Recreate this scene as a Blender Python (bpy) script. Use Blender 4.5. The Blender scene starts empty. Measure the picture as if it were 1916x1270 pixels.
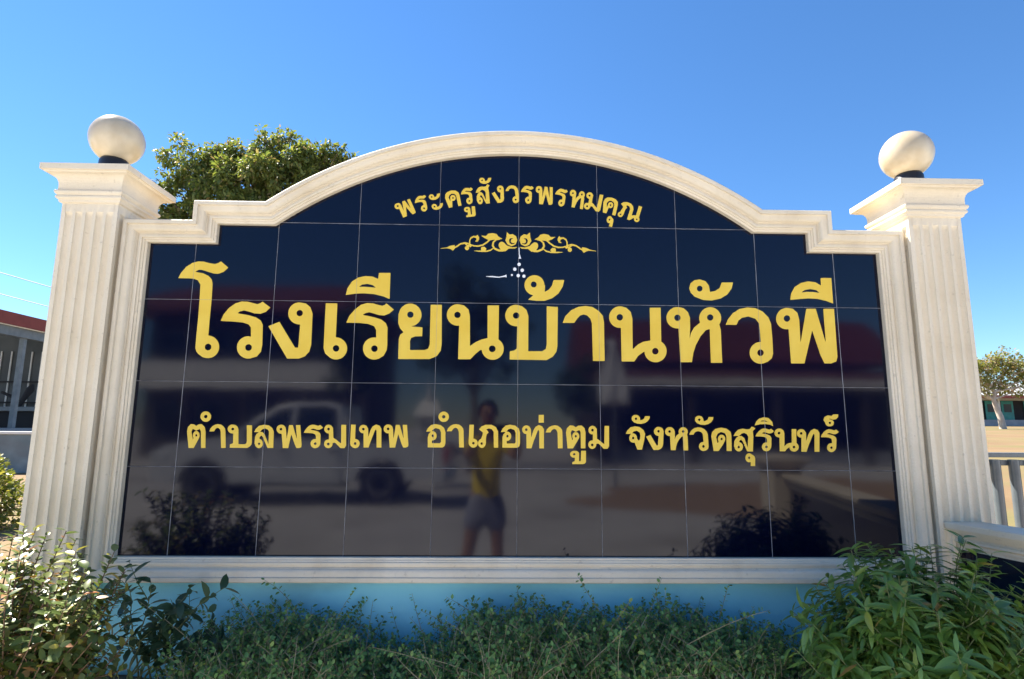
import bpy, bmesh, math, random
import numpy as np
from mathutils import Vector, Matrix, noise
from mathutils.geometry import tessellate_polygon

R = math.radians
D = bpy.data
SC = bpy.context.scene
COL = SC.collection
rnd = random.Random(11)

# ------------------------------------------------------------------ camera, sky, sun, exposure
cam_data = D.cameras.new('camera')
cam = D.objects.new('camera', cam_data)
COL.objects.link(cam)
SC.camera = cam
cam_data.sensor_fit = 'HORIZONTAL'
cam_data.sensor_width = 36.0
cam_data.lens = 36.0 * 1080.0 / 1916.0
cam_data.clip_start = 0.02
cam_data.clip_end = 3000.0
YAW, PIT, ROL = 0.0232457, 0.1538258, 0.0077392
_f = Vector((math.sin(YAW) * math.cos(PIT), math.cos(YAW) * math.cos(PIT), math.sin(PIT)))
_r0 = Vector((math.cos(YAW), -math.sin(YAW), 0))
_u0 = _r0.cross(_f)
_r = _r0 * math.cos(ROL) + _u0 * math.sin(ROL)
_u = _u0 * math.cos(ROL) - _r0 * math.sin(ROL)
CAM = Vector((-0.070845, -2.09901, 1.35))
cam.matrix_world = Matrix(((_r.x, _u.x, -_f.x, CAM.x), (_r.y, _u.y, -_f.y, CAM.y), (_r.z, _u.z, -_f.z, CAM.z), (0, 0, 0, 1)))

SUN_AZ, SUN_EL = -56.0, 52.0          # measured from +Y, negative is to the left
world = D.worlds.new('World')
SC.world = world
world.use_nodes = True
nt = world.node_tree
nt.nodes.clear()
wo = nt.nodes.new('ShaderNodeOutputWorld')
wb = nt.nodes.new('ShaderNodeBackground')
sk = nt.nodes.new('ShaderNodeTexSky')
sk.sky_type = 'NISHITA'
sk.sun_disc = False
sk.sun_elevation = R(SUN_EL)
sk.sun_rotation = R(SUN_AZ)
sk.air_density = 1.0
sk.dust_density = 0.0
sk.ozone_density = 7.0
wb.inputs['Strength'].default_value = 0.066
hs_ = nt.nodes.new('ShaderNodeHueSaturation')
hs_.inputs['Saturation'].default_value = 1.12
nt.links.new(sk.outputs[0], hs_.inputs['Color'])
nt.links.new(hs_.outputs[0], wb.inputs['Color'])
nt.links.new(wb.outputs[0], wo.inputs['Surface'])

sun_data = D.lights.new('sun', 'SUN')
sun_data.energy = 5.0
sun_data.angle = R(0.5)
sun_data.color = (1.0, 0.93, 0.82)
sun = D.objects.new('sun', sun_data)
COL.objects.link(sun)
_sd = Vector((math.sin(R(SUN_AZ)) * math.cos(R(SUN_EL)), math.cos(R(SUN_AZ)) * math.cos(R(SUN_EL)), math.sin(R(SUN_EL))))
sun.location = _sd * 50
sun.rotation_euler = _sd.to_track_quat('Z', 'Y').to_euler()

SC.view_settings.view_transform = 'Standard'
SC.view_settings.look = 'None'
SC.view_settings.gamma = 1.0
SC.view_settings.use_curve_mapping = False
SC.view_settings.exposure = 1.75

# ------------------------------------------------------------------ materials
def newmat(name):
    m = D.materials.new(name)
    m.use_nodes = True
    t = m.node_tree
    b = t.nodes['Principled BSDF']
    return m, t, b

def mapping(t, scale):
    tc = t.nodes.new('ShaderNodeTexCoord')
    mp = t.nodes.new('ShaderNodeMapping')
    mp.inputs['Scale'].default_value = scale if isinstance(scale, tuple) else (scale,) * 3
    t.links.new(tc.outputs['Object'], mp.inputs['Vector'])
    return mp.outputs[0]

def noisy(name, c1, c2, scale=6.0, rough=0.6, detail=6.0, bump=0.0, bscale=60.0, spec=0.5, lo=0.35, hi=0.65, c3=None, s3=1.5, f3=(0.55, 0.75), metallic=0.0):
    m, t, b = newmat(name)
    v = mapping(t, scale)
    n = t.nodes.new('ShaderNodeTexNoise')
    n.inputs['Scale'].default_value = 1.0
    n.inputs['Detail'].default_value = detail
    t.links.new(v, n.inputs['Vector'])
    rp = t.nodes.new('ShaderNodeValToRGB')
    rp.color_ramp.elements[0].position = lo
    rp.color_ramp.elements[1].position = hi
    rp.color_ramp.elements[0].color = (*c1, 1)
    rp.color_ramp.elements[1].color = (*c2, 1)
    t.links.new(n.outputs['Fac'], rp.inputs[0])
    out = rp.outputs[0]
    if c3:
        v3 = mapping(t, s3)
        n3 = t.nodes.new('ShaderNodeTexNoise')
        n3.inputs['Scale'].default_value = 1.0
        n3.inputs['Detail'].default_value = 8.0
        t.links.new(v3, n3.inputs['Vector'])
        r3 = t.nodes.new('ShaderNodeMapRange')
        r3.inputs['From Min'].default_value = f3[0]
        r3.inputs['From Max'].default_value = f3[1]
        t.links.new(n3.outputs['Fac'], r3.inputs['Value'])
        mx = t.nodes.new('ShaderNodeMixRGB')
        mx.inputs['Color2'].default_value = (*c3, 1)
        t.links.new(r3.outputs[0], mx.inputs['Fac'])
        t.links.new(out, mx.inputs['Color1'])
        out = mx.outputs[0]
    t.links.new(out, b.inputs['Base Color'])
    b.inputs['Roughness'].default_value = rough
    b.inputs['Specular IOR Level'].default_value = spec
    b.inputs['Metallic'].default_value = metallic
    if bump:
        vb = mapping(t, bscale)
        nb = t.nodes.new('ShaderNodeTexNoise')
        nb.inputs['Scale'].default_value = 1.0
        nb.inputs['Detail'].default_value = 5.0
        t.links.new(vb, nb.inputs['Vector'])
        bp = t.nodes.new('ShaderNodeBump')
        bp.inputs['Strength'].default_value = bump
        bp.inputs['Distance'].default_value = 0.01
        t.links.new(nb.outputs['Fac'], bp.inputs['Height'])
        t.links.new(bp.outputs[0], b.inputs['Normal'])
    return m

def leafmat(name, cols, rough=0.4, spec=0.5, trans=0.25, nscale=3.0):
    m, t, b = newmat(name)
    g = t.nodes.new('ShaderNodeNewGeometry')
    oi = t.nodes.new('ShaderNodeObjectInfo')
    ad = t.nodes.new('ShaderNodeMath'); ad.operation = 'ADD'
    fr = t.nodes.new('ShaderNodeMath'); fr.operation = 'FRACT'
    t.links.new(g.outputs['Random Per Island'], ad.inputs[0])
    t.links.new(oi.outputs['Random'], ad.inputs[1])
    t.links.new(ad.outputs[0], fr.inputs[0])
    rp = t.nodes.new('ShaderNodeValToRGB')
    cr = rp.color_ramp
    while len(cr.elements) < len(cols):
        cr.elements.new(0.5)
    for i, (p, c) in enumerate(cols):
        cr.elements[i].position = p
        cr.elements[i].color = (*c, 1)
    t.links.new(fr.outputs[0], rp.inputs[0])
    t.links.new(rp.outputs[0], b.inputs['Base Color'])
    b.inputs['Roughness'].default_value = rough
    b.inputs['Specular IOR Level'].default_value = spec
    tr = t.nodes.new('ShaderNodeBsdfTranslucent')
    hs = t.nodes.new('ShaderNodeHueSaturation')
    hs.inputs['Saturation'].default_value = 1.2
    hs.inputs['Value'].default_value = 1.6
    hs.inputs['Hue'].default_value = 0.485
    t.links.new(rp.outputs[0], hs.inputs['Color'])
    t.links.new(hs.outputs[0], tr.inputs['Color'])
    mix = t.nodes.new('ShaderNodeMixShader')
    mix.inputs[0].default_value = trans
    t.links.new(b.outputs[0], mix.inputs[1])
    t.links.new(tr.outputs[0], mix.inputs[2])
    t.links.new(mix.outputs[0], t.nodes['Material Output'].inputs['Surface'])
    return m

def plain(name, c, rough=0.5, spec=0.5, metallic=0.0, coat=0.0):
    m, t, b = newmat(name)
    b.inputs['Base Color'].default_value = (*c, 1)
    b.inputs['Roughness'].default_value = rough
    b.inputs['Specular IOR Level'].default_value = spec
    b.inputs['Metallic'].default_value = metallic
    b.inputs['Coat Weight'].default_value = coat
    b.inputs['Coat Roughness'].default_value = 0.05
    return m

def weathered_cream():
    m = noisy('cream_paint', (0.67, 0.58, 0.435), (0.74, 0.655, 0.515), scale=4.0, rough=0.62, detail=9.0, bump=0.22, bscale=110.0, c3=(0.55, 0.465, 0.345), s3=(11.0, 11.0, 1.3), f3=(0.55, 0.92))
    t = m.node_tree
    b = t.nodes['Principled BSDF']
    src = b.inputs['Base Color'].links[0].from_socket
    # fine scattered specks and hairline cracks in the paint
    v = mapping(t, 55.0)
    n = t.nodes.new('ShaderNodeTexNoise')
    n.inputs['Scale'].default_value = 1.0
    n.inputs['Detail'].default_value = 3.0
    t.links.new(v, n.inputs['Vector'])
    mr = t.nodes.new('ShaderNodeMapRange')
    mr.inputs['From Min'].default_value = 0.66
    mr.inputs['From Max'].default_value = 0.74
    mr.inputs['To Max'].default_value = 0.35
    t.links.new(n.outputs['Fac'], mr.inputs['Value'])
    m1 = t.nodes.new('ShaderNodeMixRGB')
    m1.inputs['Color2'].default_value = (0.34, 0.28, 0.20, 1)
    t.links.new(mr.outputs[0], m1.inputs['Fac'])
    t.links.new(src, m1.inputs['Color1'])
    vv = mapping(t, 3.1)
    vo = t.nodes.new('ShaderNodeTexVoronoi')
    vo.feature = 'DISTANCE_TO_EDGE'
    dn = t.nodes.new('ShaderNodeTexNoise')
    dn.inputs['Scale'].default_value = 7.0
    ad = t.nodes.new('ShaderNodeVectorMath')
    ad.operation = 'MULTIPLY_ADD'
    ad.inputs[1].default_value = (0.35, 0.35, 0.35)
    t.links.new(vv, dn.inputs['Vector'])
    t.links.new(dn.outputs['Color'], ad.inputs[0])
    t.links.new(vv, ad.inputs[2])
    t.links.new(ad.outputs[0], vo.inputs['Vector'])
    m2r = t.nodes.new('ShaderNodeMapRange')
    m2r.inputs['From Min'].default_value = 0.0
    m2r.inputs['From Max'].default_value = 0.006
    m2r.inputs['To Min'].default_value = 0.28
    m2r.inputs['To Max'].default_value = 0.0
    t.links.new(vo.outputs['Distance'], m2r.inputs['Value'])
    m2 = t.nodes.new('ShaderNodeMixRGB')
    m2.inputs['Color2'].default_value = (0.36, 0.30, 0.22, 1)
    t.links.new(m2r.outputs[0], m2.inputs['Fac'])
    t.links.new(m1.outputs[0], m2.inputs['Color1'])
    t.links.new(m2.outputs[0], b.inputs['Base Color'])
    return m

M = {}
M['cream'] = weathered_cream()
M['white_paint'] = noisy('white_paint', (0.74, 0.72, 0.66), (0.80, 0.78, 0.74), scale=6.0, rough=0.55)
M['blue'] = noisy('blue_paint', (0.25, 0.68, 0.86), (0.29, 0.73, 0.89), scale=4.0, rough=0.7, bump=0.1, bscale=80.0, c3=(0.22, 0.47, 0.56), s3=(2.0, 2.0, 5.0), f3=(0.52, 0.8))
M['grout'] = noisy('grout', (0.20, 0.20, 0.22), (0.42, 0.42, 0.44), scale=14.0, rough=0.9)
M['gold'] = noisy('gold_lettering', (0.74, 0.50, 0.05), (0.79, 0.56, 0.075), scale=9.0, rough=0.42, spec=0.4)
M['splat'] = plain('white_droppings', (0.85, 0.86, 0.88), 0.7)
M['collar'] = plain('black_plastic', (0.012, 0.012, 0.014), 0.4)
M['globe'] = None

def tile_material():
    m, t, b = newmat('black_glazed_tile')
    oi = t.nodes.new('ShaderNodeObjectInfo')
    rp = t.nodes.new('ShaderNodeValToRGB')
    rp.color_ramp.elements[0].color = (0.0012, 0.0024, 0.0125, 1)
    rp.color_ramp.elements[1].color = (0.0016, 0.0029, 0.0155, 1)
    t.links.new(oi.outputs['Random'], rp.inputs[0])
    t.links.new(rp.outputs[0], b.inputs['Base Color'])
    b.inputs['IOR'].default_value = 1.42
    # faint dust film makes the reflection very slightly soft
    v = mapping(t, 3.0)
    n = t.nodes.new('ShaderNodeTexNoise')
    n.inputs['Scale'].default_value = 1.0
    n.inputs['Detail'].default_value = 6.0
    t.links.new(v, n.inputs['Vector'])
    mr = t.nodes.new('ShaderNodeMapRange')
    mr.inputs['To Min'].default_value = 0.035
    mr.inputs['To Max'].default_value = 0.085
    t.links.new(n.outputs['Fac'], mr.inputs['Value'])
    t.links.new(mr.outputs[0], b.inputs['Roughness'])
    vb = mapping(t, 5.0)
    nb = t.nodes.new('ShaderNodeTexNoise')
    nb.inputs['Scale'].default_value = 1.0
    nb.inputs['Detail'].default_value = 1.0
    t.links.new(vb, nb.inputs['Vector'])
    bp = t.nodes.new('ShaderNodeBump')
    bp.inputs['Strength'].default_value = 0.03
    bp.inputs['Distance'].default_value = 0.01
    t.links.new(nb.outputs['Fac'], bp.inputs['Height'])
    t.links.new(bp.outputs[0], b.inputs['Normal'])
    return m
M['tile'] = tile_material()

def globe_material():
    m, t, b = newmat('opal_globe')
    v = mapping(t, (9.0, 9.0, 5.0))
    n = t.nodes.new('ShaderNodeTexNoise')
    n.inputs['Scale'].default_value = 1.0
    n.inputs['Detail'].default_value = 8.0
    t.links.new(v, n.inputs['Vector'])
    rp = t.nodes.new('ShaderNodeValToRGB')
    rp.color_ramp.elements[0].position = 0.35
    rp.color_ramp.elements[1].position = 0.6
    rp.color_ramp.elements[0].color = (0.46, 0.38, 0.26, 1)
    rp.color_ramp.elements[1].color = (0.60, 0.52, 0.38, 1)
    t.links.new(n.outputs['Fac'], rp.inputs[0])
    t.links.new(rp.outputs[0], b.inputs['Base Color'])
    b.inputs['Roughness'].default_value = 0.22
    b.inputs['Subsurface Weight'].default_value = 0.5
    b.inputs['Subsurface Radius'].default_value = (0.06, 0.05, 0.04)
    b.inputs['Subsurface Scale'].default_value = 0.6
    return m
M['globe'] = globe_material()

M['road'] = noisy('concrete_road', (0.50, 0.485, 0.46), (0.60, 0.58, 0.55), scale=2.2, rough=0.9, bump=0.3, bscale=40.0, c3=(0.34, 0.315, 0.28), s3=0.5, f3=(0.5, 0.75))
M['dirt'] = noisy('sandy_dirt', (0.33, 0.22, 0.13), (0.42, 0.29, 0.18), scale=3.0, rough=0.95, bump=0.4, bscale=30.0)
M['soil'] = noisy('garden_soil', (0.12, 0.083, 0.055), (0.22, 0.16, 0.11), scale=25.0, rough=0.95, bump=0.8, bscale=90.0)
M['lawn'] = noisy('dry_lawn', (0.17, 0.105, 0.045), (0.215, 0.14, 0.065), scale=(0.5, 0.5, 0.5), rough=0.95, bump=0.6, bscale=25.0, c3=(0.15, 0.125, 0.04), s3=(0.12, 0.35, 0.2), f3=(0.48, 0.62))
M['kerb'] = noisy('kerb_concrete', (0.34, 0.33, 0.31), (0.44, 0.43, 0.40), scale=8.0, rough=0.85, bump=0.2)
M['teal_wall'] = noisy('teal_grey_wall', (0.15, 0.20, 0.215), (0.23, 0.285, 0.30), scale=3.0, rough=0.85, c3=(0.17, 0.19, 0.20), s3=(2.0, 2.0, 4.0), f3=(0.45, 0.7))
M['steel'] = noisy('painted_steel', (0.14, 0.165, 0.185), (0.20, 0.225, 0.24), scale=6.0, rough=0.45)
M['rail_steel'] = noisy('grey_rail_paint', (0.09, 0.11, 0.125), (0.13, 0.15, 0.165), scale=9.0, rough=0.25, spec=0.6)
M['dark'] = plain('dark_parts_and_shade', (0.02, 0.02, 0.024), 0.8)  # near black for dark shed parts and for painted interior shade
M['red_fascia'] = noisy('red_fascia', (0.20, 0.030, 0.02), (0.26, 0.045, 0.028), scale=3.0, rough=0.6)
M['roof_sheet'] = noisy('grey_roof_sheet', (0.38, 0.38, 0.38), (0.48, 0.48, 0.47), scale=2.0, rough=0.5)
M['slat'] = noisy('pale_slat', (0.55, 0.56, 0.55), (0.68, 0.69, 0.68), scale=2.0, rough=0.6)
M['slat_back'] = noisy('grey_slat_backing', (0.05, 0.06, 0.065), (0.09, 0.10, 0.105), scale=1.0, rough=0.7)
M['teal_door'] = noisy('teal_door', (0.015, 0.24, 0.22), (0.025, 0.30, 0.27), scale=3.0, rough=0.45)
M['pale_wall'] = noisy('pale_wall', (0.58, 0.55, 0.48), (0.66, 0.63, 0.56), scale=1.5, rough=0.8)
M['brown_wall'] = noisy('veranda_shade_wall', (0.045, 0.035, 0.03), (0.075, 0.06, 0.05), scale=(1.0, 1.0, 6.0), rough=0.8)  # shade under veranda and porch is put into this dark wall colour
M['grey_plinth'] = noisy('grey_plinth', (0.26, 0.27, 0.29), (0.33, 0.34, 0.36), scale=1.5, rough=0.8)
M['red_roof'] = noisy('red_roof_tile', (0.10, 0.022, 0.02), (0.15, 0.035, 0.03), scale=2.5, rough=0.7)
M['glass'] = plain('dark_window_glass', (0.02, 0.03, 0.035), 0.05, 0.6)
M['bark'] = noisy('brown_bark', (0.11, 0.075, 0.05), (0.20, 0.15, 0.105), scale=(20, 20, 5), rough=0.9, bump=0.5, bscale=40.0)
M['pale_bark'] = noisy('pale_bark', (0.40, 0.33, 0.27), (0.56, 0.48, 0.41), scale=(6, 6, 2), rough=0.9)
M['twig'] = noisy('shrub_twig', (0.13, 0.075, 0.045), (0.24, 0.15, 0.09), scale=40.0, rough=0.85)
M['green_twig'] = noisy('green_twig', (0.10, 0.13, 0.05), (0.16, 0.19, 0.08), scale=40.0, rough=0.7)
M['dry_twig'] = noisy('dry_twig', (0.16, 0.15, 0.09), (0.32, 0.29, 0.20), scale=30.0, rough=0.8)
M['leaf_left'] = leafmat('glossy_grey_green_leaf', [(0.0, (0.07, 0.11, 0.03)), (0.45, (0.125, 0.175, 0.05)), (0.8, (0.20, 0.225, 0.08)), (0.92, (0.36, 0.33, 0.07)), (1.0, (0.32, 0.15, 0.08))], rough=0.36, spec=0.4, trans=0.2)
M['leaf_right'] = leafmat('lance_leaf', [(0.0, (0.075, 0.155, 0.035)), (0.5, (0.135, 0.245, 0.055)), (0.9, (0.19, 0.31, 0.07)), (0.97, (0.27, 0.33, 0.06)), (1.0, (0.26, 0.17, 0.06))], rough=0.33, spec=0.6, trans=0.22)
M['leaf_cover'] = leafmat('small_dark_leaf', [(0.0, (0.06, 0.135, 0.04)), (0.55, (0.115, 0.245, 0.07)), (0.9, (0.19, 0.33, 0.09)), (1.0, (0.30, 0.35, 0.07))], rough=0.42, spec=0.45, trans=0.2)
M['leaf_spray'] = leafmat('dark_broad_leaf', [(0.0, (0.028, 0.06, 0.032)), (0.6, (0.05, 0.10, 0.05)), (1.0, (0.09, 0.14, 0.06))], rough=0.35, spec=0.5, trans=0.2)
M['leaf_yellow'] = leafmat('sunny_bush_leaf', [(0.0, (0.06, 0.09, 0.02)), (0.5, (0.15, 0.18, 0.04)), (1.0, (0.30, 0.29, 0.08))], rough=0.4, spec=0.5, trans=0.3)
M['leaf_tree'] = leafmat('tree_leaf', [(0.0, (0.085, 0.125, 0.04)), (0.5, (0.15, 0.19, 0.055)), (0.85, (0.21, 0.235, 0.065)), (1.0, (0.28, 0.22, 0.11))], rough=0.5, spec=0.3, trans=0.35)
M['leaf_dry'] = leafmat('dry_tree_leaf', [(0.0, (0.13, 0.16, 0.04)), (0.5, (0.21, 0.22, 0.06)), (0.8, (0.28, 0.25, 0.09)), (1.0, (0.42, 0.30, 0.20))], rough=0.5, spec=0.4, trans=0.3)
M['leaf_far'] = leafmat('dark_tree_leaf', [(0.0, (0.03, 0.06, 0.02)), (1.0, (0.08, 0.13, 0.04))], rough=0.5, trans=0.2)
M['litter'] = leafmat('dead_leaf', [(0.0, (0.16, 0.09, 0.045)), (0.6, (0.28, 0.17, 0.09)), (1.0, (0.38, 0.27, 0.16))], rough=0.7, trans=0.1)
M['silver'] = plain('silver_car_paint', (0.68, 0.69, 0.70), 0.3, 0.5, 0.1, 0.8)
M['tyre'] = plain('tyre_rubber', (0.02, 0.02, 0.02), 0.8)
M['rim'] = plain('alloy_rim', (0.45, 0.45, 0.46), 0.3, 0.5, 0.8)
M['chrome'] = plain('chrome', (0.7, 0.7, 0.7), 0.15, 0.5, 1.0)
M['lamp_clear'] = plain('lamp_lens', (0.7, 0.72, 0.74), 0.1)
M['lamp_red'] = plain('red_lens', (0.45, 0.02, 0.02), 0.2)
M['skin'] = noisy('skin', (0.36, 0.19, 0.115), (0.42, 0.235, 0.15), scale=8.0, rough=0.5)
M['hair'] = plain('black_hair', (0.012, 0.010, 0.009), 0.45)
M['shirt'] = noisy('yellow_shirt', (0.78, 0.56, 0.02), (0.86, 0.64, 0.03), scale=12.0, rough=0.8)
M['shorts'] = noisy('grey_blue_shorts', (0.24, 0.25, 0.31), (0.33, 0.34, 0.40), scale=6.0, rough=0.85)
M['shoe'] = plain('dark_sandal', (0.05, 0.035, 0.03), 0.7)
M['phone'] = plain('black_phone', (0.02, 0.02, 0.025), 0.25)
M['eye'] = plain('eye', (0.05, 0.03, 0.02), 0.2)
M['cloth_white'] = noisy('white_cloth', (0.66, 0.66, 0.66), (0.76, 0.76, 0.76), scale=5.0, rough=0.85)
M['cable'] = plain('black_cable', (0.03, 0.03, 0.03), 0.6)
M['pvc'] = noisy('white_pipe', (0.62, 0.58, 0.55), (0.74, 0.70, 0.67), scale=10.0, rough=0.5)

# ------------------------------------------------------------------ object helpers
def meshobj(name, verts, faces, mat, parent=None, smooth=None, bevel=0.0):
    me = D.meshes.new(name)
    me.from_pydata([tuple(v) for v in verts], [], faces)
    me.validate()
    me.update()
    return finish(name, me, mat, parent, smooth, bevel)

def finish(name, me, mat, parent=None, smooth=None, bevel=0.0):
    if mat is not None:
        for mm in (mat if isinstance(mat, list) else [mat]):
            me.materials.append(mm)
    if smooth is not None:
        me.polygons.foreach_set('use_smooth', [True] * len(me.polygons))
        me.set_sharp_from_angle(angle=R(smooth))
    o = D.objects.new(name, me)
    COL.objects.link(o)
    if parent:
        o.parent = parent
    if bevel:
        md = o.modifiers.new('bevel', 'BEVEL')
        md.width = bevel
        md.segments = 2
        md.limit_method = 'ANGLE'
        md.angle_limit = R(40)
    return o

def bmobj(name, bm, mat, parent=None, smooth=None, bevel=0.0):
    bmesh.ops.recalc_face_normals(bm, faces=bm.faces)
    me = D.meshes.new(name)
    bm.to_mesh(me)
    bm.free()
    return finish(name, me, mat, parent, smooth, bevel)

def tag(o, label=None, cat=None, group=None, kind=None):
    if label: o['label'] = label
    if cat: o['category'] = cat
    if group: o['group'] = group
    if kind: o['kind'] = kind
    return o

def thing(name, label, cat, loc=(0, 0, 0), rotz=0.0, group=None):
    o = D.objects.new(name, None)
    o.empty_display_size = 0.1
    o.location = loc
    o.rotation_euler = (0, 0, rotz)
    COL.objects.link(o)
    return tag(o, label, cat, group)

def copy_tree(o, parent=None):
    c = o.copy()
    COL.objects.link(c)
    c.parent = parent
    for ch in list(o.children):
        copy_tree(ch, c)
    return c

def add_box(bm, x0, x1, y0, y1, z0, z1, mat=None):
    vs = [bm.verts.new(p) for p in ((x0, y0, z0), (x1, y0, z0), (x1, y1, z0), (x0, y1, z0), (x0, y0, z1), (x1, y0, z1), (x1, y1, z1), (x0, y1, z1))]
    for f in ((0, 3, 2, 1), (4, 5, 6, 7), (0, 1, 5, 4), (1, 2, 6, 5), (2, 3, 7, 6), (3, 0, 4, 7)):
        bm.faces.new([vs[i] for i in f])
    if mat is not None:
        bmesh.ops.transform(bm, matrix=mat, verts=vs)
    return vs

def boxobj(name, b, mat, parent=None, bevel=0.0):
    bm = bmesh.new()
    add_box(bm, *b)
    return bmobj(name, bm, mat, parent, None, bevel)

def add_tube(bm, pts, radii, seg=8, cap=True):
    pts = [Vector(p) for p in pts]
    rings = []
    up = Vector((0.13, 0.31, 0.94)).normalized()
    for i, p in enumerate(pts):
        if i == 0: d = pts[1] - p
        elif i == len(pts) - 1: d = p - pts[i - 1]
        else: d = pts[i + 1] - pts[i - 1]
        d.normalize()
        u = up if abs(d.dot(up)) < 0.95 else Vector((1, 0, 0))
        a = d.cross(u).normalized()
        b = d.cross(a)
        r = radii[i] if isinstance(radii, (list, tuple)) else radii
        rings.append([bm.verts.new(p + (a * math.cos(2 * math.pi * k / seg) + b * math.sin(2 * math.pi * k / seg)) * r) for k in range(seg)])
    for i in range(len(rings) - 1):
        for k in range(seg):
            bm.faces.new((rings[i][k], rings[i][(k + 1) % seg], rings[i + 1][(k + 1) % seg], rings[i + 1][k]))
    if cap:
        bm.faces.new(list(reversed(rings[0])))
        bm.faces.new(rings[-1])

def tubeobj(name, pts, radii, mat, parent=None, seg=8):
    bm = bmesh.new()
    add_tube(bm, pts, radii, seg)
    return bmobj(name, bm, mat, parent, 50)

def add_lathe(bm, prof, center=(0, 0, 0), seg=32, axis='Z'):
    rings = []
    for r, z in prof:
        rings.append([bm.verts.new((center[0] + r * math.cos(2 * math.pi * k / seg), center[1] + r * math.sin(2 * math.pi * k / seg), center[2] + z)) for k in range(seg)])
    for i in range(len(rings) - 1):
        for k in range(seg):
            bm.faces.new((rings[i][k], rings[i][(k + 1) % seg], rings[i + 1][(k + 1) % seg], rings[i + 1][k]))
    bm.faces.new(list(reversed(rings[0])))
    bm.faces.new(rings[-1])

def add_square_lathe(bm, prof, center=(0, 0, 0)):
    rings = []
    for h, z in prof:
        rings.append([bm.verts.new((center[0] + sx * h, center[1] + sy * h, center[2] + z)) for sx, sy in ((-1, -1), (1, -1), (1, 1), (-1, 1))])
    for i in range(len(rings) - 1):
        for k in range(4):
            bm.faces.new((rings[i][k], rings[i][(k + 1) % 4], rings[i + 1][(k + 1) % 4], rings[i + 1][k]))
    bm.faces.new(list(reversed(rings[0])))
    bm.faces.new(rings[-1])

# ------------------------------------------------------------------ terrain and ground
def terrain_z(x, y):
    return 0.46 + 1.62 * min(1.0, max(0.0, y / 60.0)) ** 0.9

def bed_z(y):
    t = min(1.0, max(0.0, (-y - 0.10) / 0.72))
    return 0.52 - 0.42 * t * t * (3 - 2 * t)

def make_ground():
    verts, faces = [], []
    xs = [-900, -300, -120, -60, -40, -25, -15, -10, -6, -3, -1.5, 0, 1.5, 3, 6, 10, 15, 25, 40, 60, 120, 300, 900]
    ys = [0.10, 0.6, 1.2, 2, 3, 5, 8, 12, 17, 23, 30, 38, 47, 60, 90, 200, 500, 1200]
    for y in ys:
        for x in xs:
            verts.append((x, y, terrain_z(x, y)))
    n = len(xs)
    for j in range(len(ys) - 1):
        for i in range(n - 1):
            faces.append((j * n + i, j * n + i + 1, (j + 1) * n + i + 1, (j + 1) * n + i))
    tag(meshobj('lawn', verts, faces, M['lawn'], smooth=60), kind='structure')
    v = [(-900, -900, 0), (900, -900, 0), (900, 0.1, 0), (-900, 0.1, 0)]
    tag(meshobj('road', v, [(0, 1, 2, 3)], M['road']), kind='structure')
    # sandy yard beside the road, uneven edge
    pts = []
    for k in range(60):
        a = 2 * math.pi * k / 60
        rr = 1 + 0.08 * math.sin(3 * a + 1) + 0.05 * math.sin(7 * a)
        pts.append((9.5 + 8.3 * rr * math.cos(a), -10.2 + 3.4 * rr * math.sin(a), 0.004))
    tag(meshobj('dirt_yard', pts, [tuple(range(60))], M['dirt']), kind='structure')
    # raised planting bed in front of the sign
    verts, faces = [], []
    nx, ny = 60, 16
    for j in range(ny + 1):
        for i in range(nx + 1):
            x = -3.2 + 4.62 * i / nx
            y = -0.84 + 0.92 * j / ny
            z = bed_z(y) + 0.03 * noise.noise((x * 2.5, y * 2.5, 0)) + 0.012 * noise.noise((x * 11, y * 11, 3))
            verts.append((x, y, z))
    for j in range(ny):
        for i in range(nx):
            a = j * (nx + 1) + i
            faces.append((a, a + 1, a + nx + 2, a + nx + 1))
    tag(meshobj('planting_soil', verts, faces, M['soil'], smooth=60), kind='structure')
    tag(boxobj('kerb_wall', (-3.2, 1.60, -0.94, -0.84, 0.0, 0.14), M['kerb'], bevel=0.012), kind='structure')
make_ground()

# ------------------------------------------------------------------ sign geometry
CX = -0.010
ZB, ZL, ZS, ZA = 0.8365, 2.0965, 2.1715, 2.469
def frame_outline():
    pts = [(-1.443, ZB), (-1.443, ZL), (CX - 1.185, ZL), (CX - 1.185, ZS)]
    c, s = 0.925, ZA - ZS
    rad = (c * c + s * s) / (2 * s)
    a0 = math.asin(c / rad)
    n = 56
    for k in range(n + 1):
        a = -a0 + 2 * a0 * k / n
        pts.append((CX + rad * math.sin(a), ZA - rad + rad * math.cos(a)))
    pts += [(CX + 1.185, ZS), (CX + 1.185, ZL), (1.443, ZL), (1.443, ZB)]
    return [Vector(p) for p in pts]          # clockwise seen from the front
OUT = frame_outline()

def offset_poly(P, d):
    res = []
    n = len(P)
    for i in range(n):
        a, b, c = P[i - 1], P[i], P[(i + 1) % n]
        e1, e2 = (b - a).normalized(), (c - b).normalized()
        n1, n2 = Vector((e1.y, -e1.x)), Vector((e2.y, -e2.x))
        res.append(b + (n1 + n2) * d / (1 + n1.dot(n2)))
    return res

sign = thing('school_sign', 'wide arched school sign of black glazed tiles with gold Thai lettering and cream moulding', 'sign', (0, 0, 0))

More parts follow.
